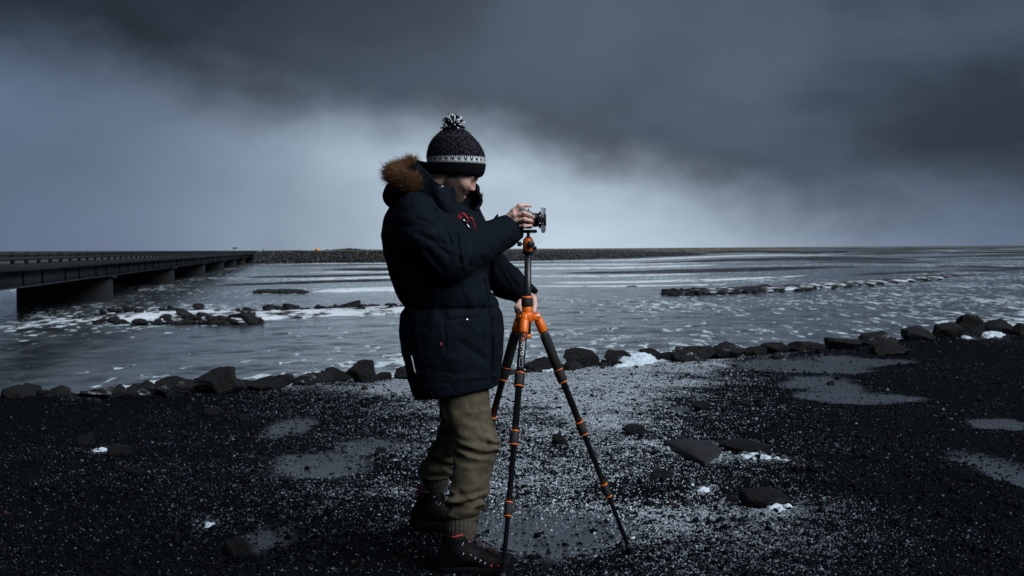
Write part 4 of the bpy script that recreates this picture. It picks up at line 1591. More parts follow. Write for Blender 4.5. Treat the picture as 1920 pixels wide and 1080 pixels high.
cuff((A(865, 968, 5.755), A(863, 1008, 5.75), S(27), S(25.5)), 'trouser_cuff')
cuff((A(818, 886, 6.185), A(812, 917, 6.2), S(25), S(23)), 'trouser_cuff')


# ---- boots
def make_boot(origin, pitch, yaw, scale, side):
    cy, sy, cp, sp2 = math.cos(yaw), math.sin(yaw), math.cos(pitch), math.sin(pitch)
    f = np.array([cy * cp, sy * cp, -sp2])
    s = np.array([-sy, cy, 0])
    u = np.cross(f, s)
    R = np.stack([f, s, u], 1).astype(np.float32)
    org = np.asarray(origin, np.float32)

    def loc(P):
        return ((P - org) @ R) / scale

    def upper(P):
        q_ = loc(P)
        d = rcone(q_, (-0.010, 0, 0.165), (-0.004, 0, 0.10), 0.060, 0.056)
        d = smin(d, rcone(q_, (0.0, 0, 0.092), (0.115, 0, 0.052), 0.054, 0.042), 0.03)
        d = smin(d, ell(q_, (0.140, 0, 0.045), (0.075, 0.050, 0.044)), 0.03)
        d = smin(d, ell(q_, (-0.042, 0, 0.055), (0.052, 0.045, 0.062)), 0.03)
        d = smax(d, q_[:, 2] - 0.170, 0.012)
        d = smax(d, 0.022 - q_[:, 2], 0.006)
        tong = np.abs(q_[:, 1]) < 0.020
        d = d + 0.004 * np.exp(-((np.abs(q_[:, 1]) - 0.022) / 0.006) ** 2) * (q_[:, 0] > 0.02)
        d = d + 0.003 * np.exp(-((q_[:, 2] - 0.075 - 0.25 * np.abs(q_[:, 0])) / 0.004) ** 2)
        return (d + 0.004 * (fbm(P * 22, 31, 2) - 0.5)) * scale

    def sole(P):
        q_ = loc(P)
        a, b = np.array([-0.048, 0.0], np.float32), np.array([0.150, 0.0], np.float32)
        p2 = q_[:, :2]
        t = np.clip(((p2 - a) @ (b - a)) / ((b - a) @ (b - a)), 0, 1)
        dd = p2 - a - t[:, None] * (b - a)
        d2 = np.sqrt((dd ** 2).sum(1)) - (0.046 + 0.012 * t)
        d = smax(d2, np.abs(q_[:, 2] - 0.020) - 0.020, 0.008)
        tr = np.maximum(np.sin(q_[:, 0] * 260), 0) * (q_[:, 2] < 0.012) * 0.004
        return (d + tr) * scale

    lo = org - 0.30
    hi = org + 0.30
    lo[2], hi[2] = org[2] - 0.09, org[2] + 0.26
    bt = sdf_obj('boot', upper, lo, hi, 0.006, bootm, PER, 1)
    sdf_obj('sole', sole, lo, hi, 0.006, solem, bt, 0)

    def W_(a, b, c_):
        return org + R @ (np.array([a, b, c_], np.float32) * scale)
    # lacing across the tongue
    lp = []
    for k in range(9):
        t = k / 8
        fx, uz = 0.048 + 0.10 * t, 0.140 - 0.060 * t
        hw = 0.024
        lp.append(((fx + 0.016, -hw if k % 2 else hw, uz), (fx + 0.010, hw if k % 2 else -hw, uz + 0.006)))
    m = MB()
    for a, b in lp:
        A0, B0 = W_(*a), W_(*b)
        m.tube([A0, (A0 + B0) / 2 + np.array(u) * 0.006, B0], 0.0022, 6)
    m.build('lace', lace, bt)
    # padded red lining at the collar
    pts_ = [W_(-0.012 + 0.056 * math.cos(a), 0.056 * math.sin(a), 0.165 + 0.010 * math.cos(a)) for a in np.linspace(-1.75, 1.2, 24)]
    MB().tube(pts_, 0.0036, 8).build('lining', redtrim if side < 0 else bootm, bt)
    return bt, upper


RB, rb_fn = make_boot((A(860, 1082, 5.74)[0], 5.74, 0.0), 0.0, -0.06, 1.0, -1)
LB, lb_fn = make_boot((A(806, 990, 6.20)[0], 6.20, 0.098), 0.10, 0.0, 0.98, 1)
for bt, fn, spots in ((RB, rb_fn, ((868, 1020), (868, 1039), (882, 1042), (891, 1047), (900, 1052), (909, 1057))), (LB, lb_fn, ((814, 932), (817, 944), (824, 945), (831, 948)))):
    for px, py in spots:
        p = sweep(fn, px, py)
        if p is not None:
            ring_mesh('eyelet', p + [0, -0.002, 0], (0, 1, 0.2), 0.0042, 0.0015, silver, bt, 12, 6)
for px, py in ((921, 1061), (934, 1061)):
    p = sweep(rb_fn, px, py)
    if p is not None:
        MB().lathe(p + [0, 0.002, 0], p - [0, 0.004, 0], [(0, 0.006), (1, 0.004)], 10).build('eyelet', redtrim, RB)
p0, p1 = sweep(rb_fn, 902, 1072), sweep(rb_fn, 915, 1066)
if p0 is not None and p1 is not None:
    MB().tube([p0 + [0, -0.001, 0], p1 + [0, -0.001, 0]], 0.0022, 6).build('stripe', mat('pale_mark', (0.35, 0.35, 0.37), 0.5), RB)
# sock above the rear boot
sk = NT('sock_knit')
v = sk.obj()
sx3 = sk.n.new('ShaderNodeSeparateXYZ')
sk.l.new(v, sx3.inputs[0])
zs = A(0, 910, 6.2)[2]
sk.set(Base_Color=sk.mix(sk.ss(sx3.outputs[2], zs - 0.008, zs - 0.004), (0.26, 0.085, 0.14), (0.50, 0.49, 0.54)), Roughness=0.9)
MB().lathe(A(803, 930, 6.2), A(808, 898, 6.2), [(0, S(24)), (0.4, S(23)), (0.7, S(21)), (1, S(19))], 32).build('sock', sk.m, PER)
MB().lathe(A(861, 1016, 5.75), A(863, 1000, 5.75), [(0, S(25)), (1, S(23))], 32).build('sock', mat('sock_pink', (0.42, 0.13, 0.20), 0.9), PER)

# ---- head (frame: forward, left side, up), tilted down at the camera
HO = A(857, 319, YB)
HT = math.radians(32)
HF, HS, HU = np.array([math.cos(HT), 0, -math.sin(HT)]), np.array([0, 1.0, 0]), np.array([math.sin(HT), 0, math.cos(HT)])
HR = np.stack([HF, HS, HU], 1).astype(np.float32)
NECKB = A(822, 400, YB)


def head_fn(P):
    q_ = (P - HO.astype(np.float32)) @ HR
    d = ell(q_, (-0.012, 0, 0.022), (0.096, 0.076, 0.098))
    d = smin(d, ell(q_, (0.030, 0, -0.045), (0.058, 0.060, 0.085)), 0.03)
    a = q_.copy()
    a[:, 1] = np.abs(a[:, 1])
    d = smin(d, rcone(a, (0.005, 0.050, -0.055), (0.062, 0.018, -0.102), 0.022, 0.022), 0.025)
    d = smin(d, ell(a, (0.060, 0.036, -0.030), (0.026, 0.024, 0.026)), 0.02)
    d = smin(d, rcone(a, (0.080, 0.0, 0.012), (0.066, 0.046, 0.010), 0.014, 0.013), 0.014)
    d = smax(d, -ell(a, (0.092, 0.031, -0.012), (0.019, 0.019, 0.012)), 0.012)
    d = smin(d, ell(a, (0.066, 0.031, -0.011), (0.0135, 0.0145, 0.0135)), 0.004)
    d = smin(d, rcone(q_, (0.083, 0, -0.002), (0.098, 0, -0.032), 0.0075, 0.0105), 0.011)
    d = smin(d, ell(a, (0.091, 0.0115, -0.037), (0.0095, 0.0075, 0.0075)), 0.006)
    d = smin(d, rcone(a, (0.086, 0.0, -0.058), (0.072, 0.024, -0.066), 0.0085, 0.006), 0.008)
    d = smin(d, rcone(a, (0.083, 0.0, -0.076), (0.070, 0.020, -0.074), 0.0085, 0.005), 0.007)
    d = smax(d, -ell(q_, (0.092, 0, -0.068), (0.018, 0.018, 0.0042)), 0.004)
    d = smin(d, ell(q_, (0.066, 0, -0.104), (0.024, 0.026, 0.022)), 0.018)
    d = smin(d, rcone(P, HO + HR @ np.array([-0.035, 0, -0.045]), NECKB, 0.056, 0.064), 0.03)
    return d


# ---- right hand on the camera grip
Wr = A(948, 417, 6.02)
KN = [A(963, 395, 6.00), A(965, 404, 5.985), A(966, 413.5, 5.99), A(966, 423, 6.0)]
FG = [[KN[0], A(974, 386, 5.995), A(985, 385, 6.01), A(994, 386, 6.025)],
      [KN[1], A(983, 399.5, 5.972), A(995, 404, 5.99), A(998, 407, 6.016)],
      [KN[2], A(984, 411.5, 5.972), A(995.5, 414, 5.988), A(998, 416, 6.014)],
      [KN[3], A(983, 423.5, 5.982), A(994.5, 423, 5.995), A(997, 424, 6.018)]]
FR = [(0.0105, 0.0090, 0.0082, 0.0068), (0.0108, 0.0092, 0.0084, 0.007), (0.0105, 0.0088, 0.008, 0.0068), (0.0098, 0.0078, 0.0070, 0.006)]
TH = [(A(954, 411, 6.035), 0.015), (A(966, 401, 6.052), 0.0125), (A(976, 397, 6.058), 0.0105), (A(983, 396, 6.058), 0.009)]


def rhand_fn(P):
    d = rcone(P, A(930, 426, 6.01), Wr, 0.026, 0.024)
    for k in range(4):
        d = smin(d, rcone(P, Wr, KN[k], 0.020, 0.0115), 0.016)
    for k in range(4):
        d = smin(d, chain(P, list(zip(FG[k], FR[k])), 0.004), 0.006)
        d = smin(d, ell(P, KN[k] + np.array([0, -0.004, 0.0]), (0.009, 0.008, 0.009)), 0.006)
        d = smin(d, ell(P, FG[k][1] + np.array([0, -0.001, 0.0]), (0.0098, 0.0092, 0.0094)), 0.005)
    d = smin(d, chain(P, TH, 0.006), 0.012)
    return d + 0.0012 * (fbm(P * 60, 71, 2) - 0.5)


# ---- left hand closed round the top of the tripod from behind
Wl = A(994, 548, 6.22)
LK = [(A(975, 566, 6.165), A(968, 576, 6.125), A(975, 586, 6.085)), (A(978, 573, 6.165), A(969, 583, 6.125), A(977, 593, 6.09)), (A(981, 580, 6.165), A(972, 590, 6.13), A(979, 599, 6.10))]


def lhand_fn(P):
    d = rcone(P, A(960, 532, 6.25), Wl, 0.026, 0.024)
    d = smin(d, rcone(P, Wl, A(986, 572, 6.165), 0.022, 0.026), 0.02)
    for k in range(3):
        a, b, c_ = LK[k]
        d = smin(d, chain(P, [(A(990, 560 + 6 * k, 6.19), 0.013), (a, 0.0105), (b, 0.0095), (c_, 0.008)], 0.005), 0.006)
    d = smin(d, chain(P, [(Wl, 0.016), (A(1001, 560, 6.16), 0.0125), (A(1003, 572, 6.125), 0.011), (A(1001, 584, 6.10), 0.009)], 0.006), 0.012)
    return d + 0.001 * (fbm(P * 60, 73, 2) - 0.5)


def core_fn(P):
    d = chain(P, [(A(822, 398, YB), 0.062), (A(812, 440, YB), 0.13), (A(835, 640, YB), 0.13)], 0.06)
    d = smin(d, chain(P, [(A(790, 410, 5.82), 0.06), (RS[2][0], 0.045), (A(932, 426, 6.01), 0.028)], 0.03), 0.05)
    d = smin(d, chain(P, [(A(860, 410, 6.10), 0.06), (LS[1][0], 0.045), (A(962, 533, 6.25), 0.028)], 0.03), 0.05)
    d = smin(d, chain(P, [(A(855, 660, 5.9), 0.09), (NL[2][0], 0.055), (A(862, 1040, 5.745), 0.04)], 0.03), 0.05)
    d = smin(d, chain(P, [(A(845, 660, 6.02), 0.09), (FL[2][0], 0.038), (A(806, 945, 6.2), 0.028)], 0.03), 0.05)
    return d


def body_fn(P):
    d = smin(head_fn(P), core_fn(P), 0.01)
    for fn, c_ in ((rhand_fn, A(966, 410, 6.0)), (lhand_fn, A(985, 568, 6.17))):
        k_ = np.linalg.norm(P - c_.astype(np.float32), axis=1) < 0.22
        if k_.any():
            d[k_] = smin(d[k_], fn(P[k_]), 0.004)
    return d


V, F = surf_nets(body_fn, (A(735, 0, YB)[0], 5.60, 0.06), (A(1012, 0, 6.1)[0], 6.42, A(0, 250, YB)[2]), 0.0029)
V = smooth_mesh(V, F, 1, 0.35)
q_ = (V - HO) @ HR
f_, s_2, u_ = q_.T
onhead = np.linalg.norm(q_, axis=1) < 0.2
line = -0.010 - 0.52 * np.maximum(f_, 0)
be = sstep(line - u_, -0.006, 0.010) * sstep(f_, -0.030, -0.012)
mous = sstep(f_, 0.068, 0.076) * sstep(u_, -0.066, -0.060) * (1 - sstep(u_, -0.050, -0.044)) * (1 - sstep(np.abs(s_2), 0.024, 0.03))
be = np.maximum(be, mous)
brow = sstep(f_, 0.055, 0.065) * np.exp(-((u_ - 0.010 - 0.03 * (np.abs(s_2) - 0.02)) / 0.006) ** 2) * sstep(np.abs(s_2), 0.008, 0.014) * (1 - sstep(np.abs(s_2), 0.048, 0.054)) * 1.3
hairm = sstep(-f_, 0.035, 0.05) * sstep(u_, -0.03, -0.01)
lip = sstep(f_, 0.070, 0.078) * sstep(u_, -0.086, -0.081) * (1 - sstep(u_, -0.068, -0.064)) * (1 - sstep(np.abs(s_2), 0.018, 0.023))
be = np.clip(np.maximum(np.maximum(be * 0.92, brow), hairm) - lip * 1.5, 0, 1) * onhead
fl = np.clip(lip * 0.9 + 0.55 * np.exp(-(((f_ - 0.10) / 0.016) ** 2 + ((u_ + 0.03) / 0.018) ** 2)) + 0.35 * np.exp(-(((f_ - 0.075) / 0.02) ** 2 + ((u_ + 0.025) / 0.02) ** 2)), 0, 1) * onhead
fl = np.maximum(fl, 0.22 * vnoise(V * 60, 3))
for k in range(4):
    for pt in (FG[k][1], FG[k][2], FG[k][3], KN[k]):
        fl = np.maximum(fl, 0.45 * np.exp(-(np.linalg.norm(V - pt, axis=1) / 0.010) ** 2))
Vs, Fs, B_, FL_ = [V], [F], [be], [fl]
bme = mesh_np('body', np.concatenate(Vs), Fs)
attr(bme, 'beard', np.concatenate(B_))
attr(bme, 'flush', np.concatenate(FL_))
body_o = link('body', bme, skin.m, PER)
eyem = mat('eye', (0.03, 0.02, 0.018), 0.3)
for sgn in (-1, 1):
    e_ = HO + HR @ np.array([0.0780, sgn * 0.031, -0.0150])
    MB().tube([e_ + HS * -0.014 + HF * -0.007, e_ + HS * -0.007 + HF * -0.0014, e_, e_ + HS * 0.007 + HF * -0.0014, e_ + HS * 0.014 + HF * -0.007], [0.0010, 0.0018, 0.0020, 0.0018, 0.0010], 8).build('eye', eyem, body_o)
# short beard hairs
nb = 2600
bv_ = np.concatenate(B_)
cand = np.where((bv_ > 0.55) & (bme.vertices and True))[0]
cand = cand[((np.concatenate(Vs)[cand] - HO) @ HR)[:, 2] < -0.02]
pick = rng.choice(cand, nb)
P0 = np.concatenate(Vs)[pick] + rng.normal(0, 0.0012, (nb, 3))
q_ = (P0 - HO) @ HR
nrm = P0 - (HO + HR @ np.array([0.01, 0, -0.05]))
nrm /= np.linalg.norm(nrm, axis=1)[:, None]
dr = nrm * 0.6 - HU * 0.8 + rng.normal(0, 0.3, (nb, 3))
dr /= np.linalg.norm(dr, axis=1)[:, None]
ln = rng.uniform(0.003, 0.008, nb)
sd_ = np.cross(dr, HS + 0.1)
sd_ /= np.linalg.norm(sd_, axis=1)[:, None]
up_ = np.cross(dr, sd_)
V = np.stack([P0 + sd_ * .0005, P0 - sd_ * .0003 + up_ * .0004, P0 - sd_ * .0003 - up_ * .0004, P0 + dr * ln[:, None]], 1)
off = (np.arange(nb) * 4)[:, None, None]
link('beard', mesh_np('beard', V.reshape(-1, 3), [(np.array([(0, 1, 3), (1, 2, 3), (2, 0, 3)])[None] + off).reshape(-1, 3)]), mat('beard_hair', (0.035, 0.025, 0.02), 0.6), body_o, kind='stuff')

# ---- bobble hat, knitted stitch by stitch
PROF = [(330, 43), (328, 48), (323, 51.5), (316, 53.5), (309, 54.5), (306, 54.6), (296, 54.8), (288, 53.5), (280, 51), (271, 47), (262, 41), (254, 33.5), (247, 26), (242, 18), (238, 10), (236.5, 3)]
pc = catmull([(p[0], p[1]) for p in PROF], 400)
arc = np.concatenate([[0], np.cumsum(np.hypot(*np.diff(pc, axis=0).T))])
i306 = arc[np.argmin(np.abs(pc[:, 0] - 306.5))]
n_r, n_c = 40, 168
rows = np.concatenate([np.linspace(0, i306, 15)[:-1], np.linspace(i306, arc[-1], n_r * 2 + 1)])
hy = np.interp(rows, arc, pc[:, 0])
hw = np.interp(rows, arc, pc[:, 1])
HGX = lambda py: np.interp(py, [236, 262, 300, 336], [850, 851, 855.5, 855])
V, cols = [], []
NCC = n_c * 2
for j, (py, w_) in enumerate(zip(hy, hw)):
    st = j - 14
    for k in range(NCC):
        a = 2 * math.pi * k / NCC
        r_ = S(w_, YB)
        if st < 0:
            r_ += 0.0014 * (1 if (k // 2) % 2 else -0.4) + 0.001
        else:
            r_ += 0.0016 * (math.cos(math.pi * st) * 0.4 + (0.8 if (k + (st // 2) % 2) % 2 else -0.8)) * min(1, w_ / 30)
        c_ = A(HGX(py), py, YB)
        dz = -0.007 * math.cos(a) * (1 - min(1, max(0, j / 30))) + 0.012 * abs(math.sin(a)) * 0 if j < 30 else 0
        V.append([c_[0] + r_ * math.cos(a), YB + r_ * 0.88 * math.sin(a), c_[2] + dz])
nj = len(rows)
ii = np.arange(nj * NCC).reshape(nj, NCC)
F = np.stack([ii[:-1], np.roll(ii[:-1], -1, 1), np.roll(ii[1:], -1, 1), ii[1:]], -1).reshape(-1, 4)


def knit(r_, c_):
    """0 black, 1 charcoal, 2 white"""
    if r_ < 0:
        return 0
    if r_ < 5:
        p_ = c_ % 6
        if r_ in (0, 4):
            return 2 if (c_ + r_) % 2 else 0
        if r_ == 1:
            return 0 if p_ == 3 else 2
        if r_ == 2:
            return 0 if p_ in (2, 3, 4) else 2
        return 0 if p_ in (2, 4) else 2
    c_ = c_ * 2 // 3
    if r_ < 23:
        d = abs((c_ % 28) - 14) + abs(r_ - 14) * 1.4
        b_ = int(d) % 7
        if d < 5:
            return 1 if (c_ + r_) % 3 else 0
        return 1 if b_ in (0, 1, 3) and (r_ * 7 + c_) % 5 else 0
    if r_ in (23, 25):
        return 1
    if r_ == 24:
        return 1 if c_ % 3 == 0 else 0
    return 1 if (abs((c_ % 14) - 7) + (r_ - 26)) % 6 in (0, 1) or (r_ > 35 and c_ % 2) else 0


fc = np.zeros((nj - 1, NCC))
for j in range(nj - 1):
    for k in range(NCC):
        fc[j, k] = knit((j - 14) // 2 if j >= 14 else -1, k // 2)
hme = mesh_np('bobble_hat', V, [F])
attr(hme, 'yarn', fc.ravel(), 'FACE')
hm = NT('knit_wool')
v = hm.obj()
ya = hm.attr('yarn')
hc = hm.mix(hm.ss(ya, 0.4, 0.6), (0.005, 0.005, 0.007), (0.034, 0.032, 0.042))
hc = hm.mix(hm.ss(ya, 1.4, 1.6), hc, (0.66, 0.69, 0.72))
hm.bump(hm.noise(v, 380, 3, 0.7), 0.6, 0.003)
hm.set(Base_Color=hc, Roughness=0.95, Specular_IOR_Level=0.1)
hat = link('bobble_hat', hme, hm.m, PER)
# woolly fuzz on the hat
nz = 2200
Va = np.array(V)
pk = rng.integers(20 * NCC, len(Va) - NCC, nz)
P0 = Va[pk]
nrm = P0 - A(853, 300, YB)
nrm /= np.linalg.norm(nrm, axis=1)[:, None]
dr = nrm + rng.normal(0, 0.7, (nz, 3))
sd_ = np.cross(dr, [0.3, 1, 0.2])
sd_ /= np.linalg.norm(sd_, axis=1)[:, None]
ln = rng.uniform(0.002, 0.007, nz)[:, None]
Vz = np.stack([P0 + sd_ * .0004, P0 - sd_ * .0004, P0 + dr * ln], 1)
link('fuzz', mesh_np('fuzz', Vz.reshape(-1, 3), [np.arange(nz * 3).reshape(-1, 3)]), mat('wool_fuzz', (0.03, 0.03, 0.036), 0.9), hat, kind='stuff')
# pompom of black and white yarn ends
pc_ = A(850, 237, YB)
blk, wht = MB(), MB()
for k in range(150):
    th_, ph_ = rng.uniform(0, 2 * math.pi), math.acos(rng.uniform(-0.12, 1.0))
    d = np.array([math.sin(ph_) * math.cos(th_), math.sin(ph_) * math.sin(th_), math.cos(ph_)])
    l = rng.uniform(0.048, 0.060) * (1.0 if ph_ < 1.2 else 0.9)
    sag = np.array([0, 0, -0.010 * math.sin(ph_)])
    tip_ = pc_ + d * l + sag + rng.normal(0, 0.003, 3)
    (wht if k % 3 == 0 else blk).tube([pc_ + d * 0.004, pc_ + d * l * 0.5 + sag * 0.1, tip_], [0.0026, 0.0030, 0.0032], 6)
pom = blk.build('pompom', mat('black_yarn', (0.007, 0.007, 0.009), 0.95, spec=0.1), hat, kind='stuff', label='black yarn ends of the pompom')
wht.build('white_yarn', mat('white_yarn', (0.70, 0.74, 0.78), 0.95, spec=0.1), hat, kind='stuff')

# ---- red carabiner hooked on the chest
car = empty('carabiner', sweep(parka_fn, 875, 415), 'red carabiner with silver gate clipped to the chest of the parka', 'carabiner')
anod = mat('red_anodised', (0.62, 0.02, 0.03), 0.35, 0.4)
cy_ = sweep(parka_fn, 872, 412)[1] - 0.012
q = catmull([A(862, 404, cy_), A(866, 400, cy_), A(871, 402, cy_), A(878, 411, cy_), A(878, 415, cy_), A(874, 416, cy_)], 24)
MB().tube(q, 0.0025, 8).build('frame', anod, car)
MB().tube([A(874, 415.5, cy_), A(865, 410, cy_)], 0.0025, 8).build('gate', silver, car)
m = MB()
cyt = sweep(parka_fn, 861, 406)[1]
m.box((A(861.5, 407, cyt)[0], cyt - 0.004, A(861.5, 407, cyt)[2]), (0.018, 0.006, 0.018), np.array(Matrix.Rotation(0.5, 3, 'Y')), 0.002)
m.build('webbing', mat('red_webbing', (0.45, 0.01, 0.02), 0.8), car, smooth=False)
q = catmull([A(878, 411, cy_ - .004), A(883, 408, cy_ - .004), A(887, 413, cy_ - .002), A(890, 424, cy_), A(889, 430, cy_)], 20)
MB().tube(q, 0.0022, 8).build('cord_loop', anod, car)
MB().tube([A(874, 418, cy_), A(878, 424, cy_), A(884, 431, cy_)], [0.002, 0.0026, 0.0022], 8).build('clip', silver, car)

# ================================================================== TRIPOD
P1, P2 = G(942, 1088), G(1181, 1032)
P1[2] = P2[2] = 0
mid_ = (P1 + P2) / 2
dv = P2 - P1
P3 = mid_ + np.array([-dv[1], dv[0], 0]) * 0.866
cen = (P1 + P2 + P3) / 3
YT = cen[1]
AX = A(988.5, 595, YT)
TOPC = A(990, 475, YT)
carbon = mat('carbon_tube', (0.020, 0.023, 0.027), 0.33, var=0.25, vscale=200, spec=0.5)
foamg = mat('foam_grip', (0.008, 0.008, 0.009), 0.85, bump=0.3, bscale=300, bdist=0.001)
orange = mat('orange_anodised', (0.86, 0.165, 0.010), 0.35, 0.05, spec=0.6)
blkm = mat('black_metal', (0.008, 0.008, 0.009), 0.45, spec=0.4)
rubber = mat('black_rubber', (0.010, 0.010, 0.011), 0.75, bump=0.3, bscale=200, bdist=0.001)
white_ink = mat('white_ink', (0.75, 0.76, 0.77), 0.6)
orange_ink = mat('orange_ink', (0.80, 0.14, 0.02), 0.5)
tri = empty('tripod', (cen[0], cen[1], 0), 'black carbon tripod with orange joints and ball head, legs spread on gravel', 'tripod')


def knurled(m, a, b, r, n=28):
    d, u, v_ = frame(np.asarray(b) - np.asarray(a))
    V = []
    for t, rr in ((0, r * 0.93), (0.08, r), (0.92, r), (1, r * 0.93)):
        for k in range(n * 2):
            q_ = math.pi * k / n
            r2 = rr * (1.0 if k % 2 else 0.95)
            V.append(np.asarray(a) + (np.asarray(b) - np.asarray(a)) * t + r2 * (math.cos(q_) * u + math.sin(q_) * v_))
    N2 = n * 2
    Q = [(i * N2 + k, (i + 1) * N2 + k, (i + 1) * N2 + (k + 1) % N2, i * N2 + (k + 1) % N2) for i in range(3) for k in range(N2)]
    V += [np.asarray(a), np.asarray(b)]
    T = [(4 * N2, k, (k + 1) % N2) for k in range(N2)] + [(4 * N2 + 1, 3 * N2 + (k + 1) % N2, 3 * N2 + k) for k in range(N2)]
    m.add(V, Q, T)
    return m


LEGTUBE = {}
for li, FP in enumerate((P1, P2, P3)):
    FP = FP.copy()
    FP[2] = height(np.array([FP[0]]), np.array([FP[1]]))[0] - 0.004
    hz = FP - AX
    hz[2] = 0
    hz /= np.linalg.norm(hz)
    TP = AX + hz * 0.044 + np.array([0, 0, 0.004])
    D = FP - TP
    Ln = np.linalg.norm(D)
    dd = D / Ln
    P_ = lambda t: TP + D * t
    foam = li != 0
    rs = (0.0168, 0.0142, 0.0118, 0.0095)
    lk = (0.25, 0.475, 0.742)
    prof = [(0.055, rs[0]), (lk[0], rs[0]), (lk[0] + 1e-4, rs[1]), (lk[1], rs[1]), (lk[1] + 1e-4, rs[2]), (lk[2], rs[2]), (lk[2] + 1e-4, rs[3]), (0.985, rs[3])]
    leg = MB().lathe(TP, FP, prof, 24).build('leg', carbon, tri)
    LEGTUBE[li] = (TP, D, dd)
    if foam:
        MB().lathe(TP, FP, [(0.075, 0.018), (0.08, 0.0212), (0.232, 0.0212), (0.236, 0.018)], 24).build('foam_grip', foamg, leg)
    for k, t in enumerate(lk):
        r_ = rs[k] + 0.0050
        h_ = 0.026 / Ln
        knurled(MB(), P_(t - h_), P_(t + h_), r_).build('twist_lock', rubber, leg)
        for s_ in (-1, 1):
            MB().lathe(P_(t + s_ * h_), P_(t + s_ * (h_ + 0.005 / Ln)), [(0, r_ * 0.97), (0.3, r_ * 1.0), (0.8, r_ * 1.0), (1, r_ * 0.92)], 24).build('lock_ring', orange, leg)
    MB().lathe(P_(0.975), FP, [(0, 0.0125), (0.5, 0.0135), (0.9, 0.012), (1, 0.008)], 16).build('rubber_foot', rubber, leg)
    # hinge: sleeve on the leg, lug, silver pin
    MB().lathe(TP, FP, [(0.012, 0.0165), (0.018, 0.0195), (0.062, 0.0205), (0.066, 0.019)], 24).build('hinge_sleeve', orange, leg)
    sdv = np.cross(hz, [0, 0, 1.0])
    Rl = np.stack([dd, sdv, np.cross(dd, sdv)], 1)
    MB().box(TP + dd * 0.006, (0.040, 0.030, 0.028), Rl, 0.006).build('hinge_lug', orange, leg)
    MB().lathe(TP - sdv * 0.021, TP + sdv * 0.021, [(0, 0.005), (0.06, 0.0068), (0.94, 0.0068), (1, 0.005)], 14).build('pin', silver, leg)
# spider, collar, column
m = MB().lathe(AX + [0, 0, -0.022], AX + [0, 0, 0.022], [(0, 0.022), (0.1, 0.027), (0.9, 0.027), (1, 0.024)], 32)
for li, FP in enumerate((P1, P2, P3)):
    hz = FP - AX
    hz[2] = 0
    hz /= np.linalg.norm(hz)
    sdv = np.cross(hz, [0, 0, 1.0])
    Rl = np.stack([hz, sdv, [0, 0, 1.0]], 1)
    for s_ in (-1, 1):
        m.box(AX + hz * 0.034 + sdv * s_ * 0.0175, (0.036, 0.006, 0.026), Rl, 0.002)
m.build('shoulder', orange, tri)
c0 = AX + [0, 0, 0.022]
MB().lathe(c0, c0 + [0, 0, 0.024], [(0, 0.023), (0.2, 0.0225), (0.9, 0.0215), (1, 0.0205)], 32).build('column_base', orange, tri)
c1 = c0 + [0, 0, 0.0245]
knurled(MB(), c1, c1 + [0, 0, 0.036], 0.0245, 30).build('column_lock', rubber, tri)
MB().lathe(c1 + [0, 0, 0.0362], c1 + [0, 0, 0.044], [(0, 0.0225), (0.3, 0.0235), (1, 0.020)], 32).build('lock_ring', orange, tri)
MB().lathe(AX + [0, 0, -0.075], TOPC, [(0, 0.0150), (1, 0.0150)], 28).build('centre_column', carbon, tri)
MB().lathe(AX + [0, 0, -0.090], AX + [0, 0, -0.072], [(0, 0.013), (0.2, 0.0175), (0.9, 0.0175), (1, 0.015)], 20).build('column_hook', orange, tri)
# ball head
hb, ht_ = TOPC + np.array([0, 0, 0.0005]), A(990.5, 446, YT)
hv = A(990.5, 475, YT)
MB().lathe(TOPC - [0, 0, 0.002], TOPC + [0, 0, 0.010], [(0, 0.021), (0.2, 0.0235), (0.9, 0.0235), (1, 0.022)], 28).build('head_base', blkm, tri)
hbase = TOPC + np.array([0, 0, 0.010])
hb_o = MB().lathe(hbase, ht_, [(0, 0.0215), (0.06, 0.0225), (0.75, 0.0225), (0.93, 0.019), (1, 0.014)], 32).build('ball_head', orange, tri)
MB().lathe(ht_ - [0, 0, 0.008], A(990.5, 437, YT), [(0, 0.0155), (0.35, 0.013), (0.55, 0.0065), (1, 0.007)], 20).build('ball_stem', blkm, tri)


def knob(px, py, dirv, r, l, off_):
    c_ = A(px, py, YT)
    dirv = np.asarray(dirv, float)
    dirv /= np.linalg.norm(dirv)
    b0 = np.array([A(990.5, py, YT)[0], YT, c_[2]])
    MB().lathe(b0 + dirv * 0.018, b0 + dirv * off_, [(0, r * 0.35), (1, r * 0.35)], 12).build('knob_stem', blkm, tri)
    knurled(MB(), b0 + dirv * off_, b0 + dirv * (off_ + l), r, 14).build('knob', blkm, tri)


knob(975, 457.5, (-1, -0.15, 0), 0.0100, 0.016, 0.030)
knob(997, 458, (0.35, -1, 0), 0.0155, 0.016, 0.024)
knob(1004, 465.5, (1, -0.4, 0), 0.0085, 0.010, 0.026)
MB().lathe(A(990.5, 474, YT), A(990.5, 470, YT), [(0, 0.0245), (1, 0.0245)], 28).build('pan_ring', blkm, tri)
CYAW = math.radians(-14)
CL = np.array([math.cos(CYAW), math.sin(CYAW), 0])
CW = np.array([-math.sin(CYAW), math.cos(CYAW), 0])
CRT = np.stack([CL, CW, [0, 0, 1.0]], 1)
plt_c = A(990, 432, YT)
MB().box(plt_c - [0, 0, 0.004], (0.070, 0.045, 0.014), CRT, 0.003).build('clamp', blkm, tri, smooth=False)
knurled(MB(), plt_c + CL * -0.036, plt_c + CL * -0.058, 0.010, 12).build('clamp_knob', blkm, tri)


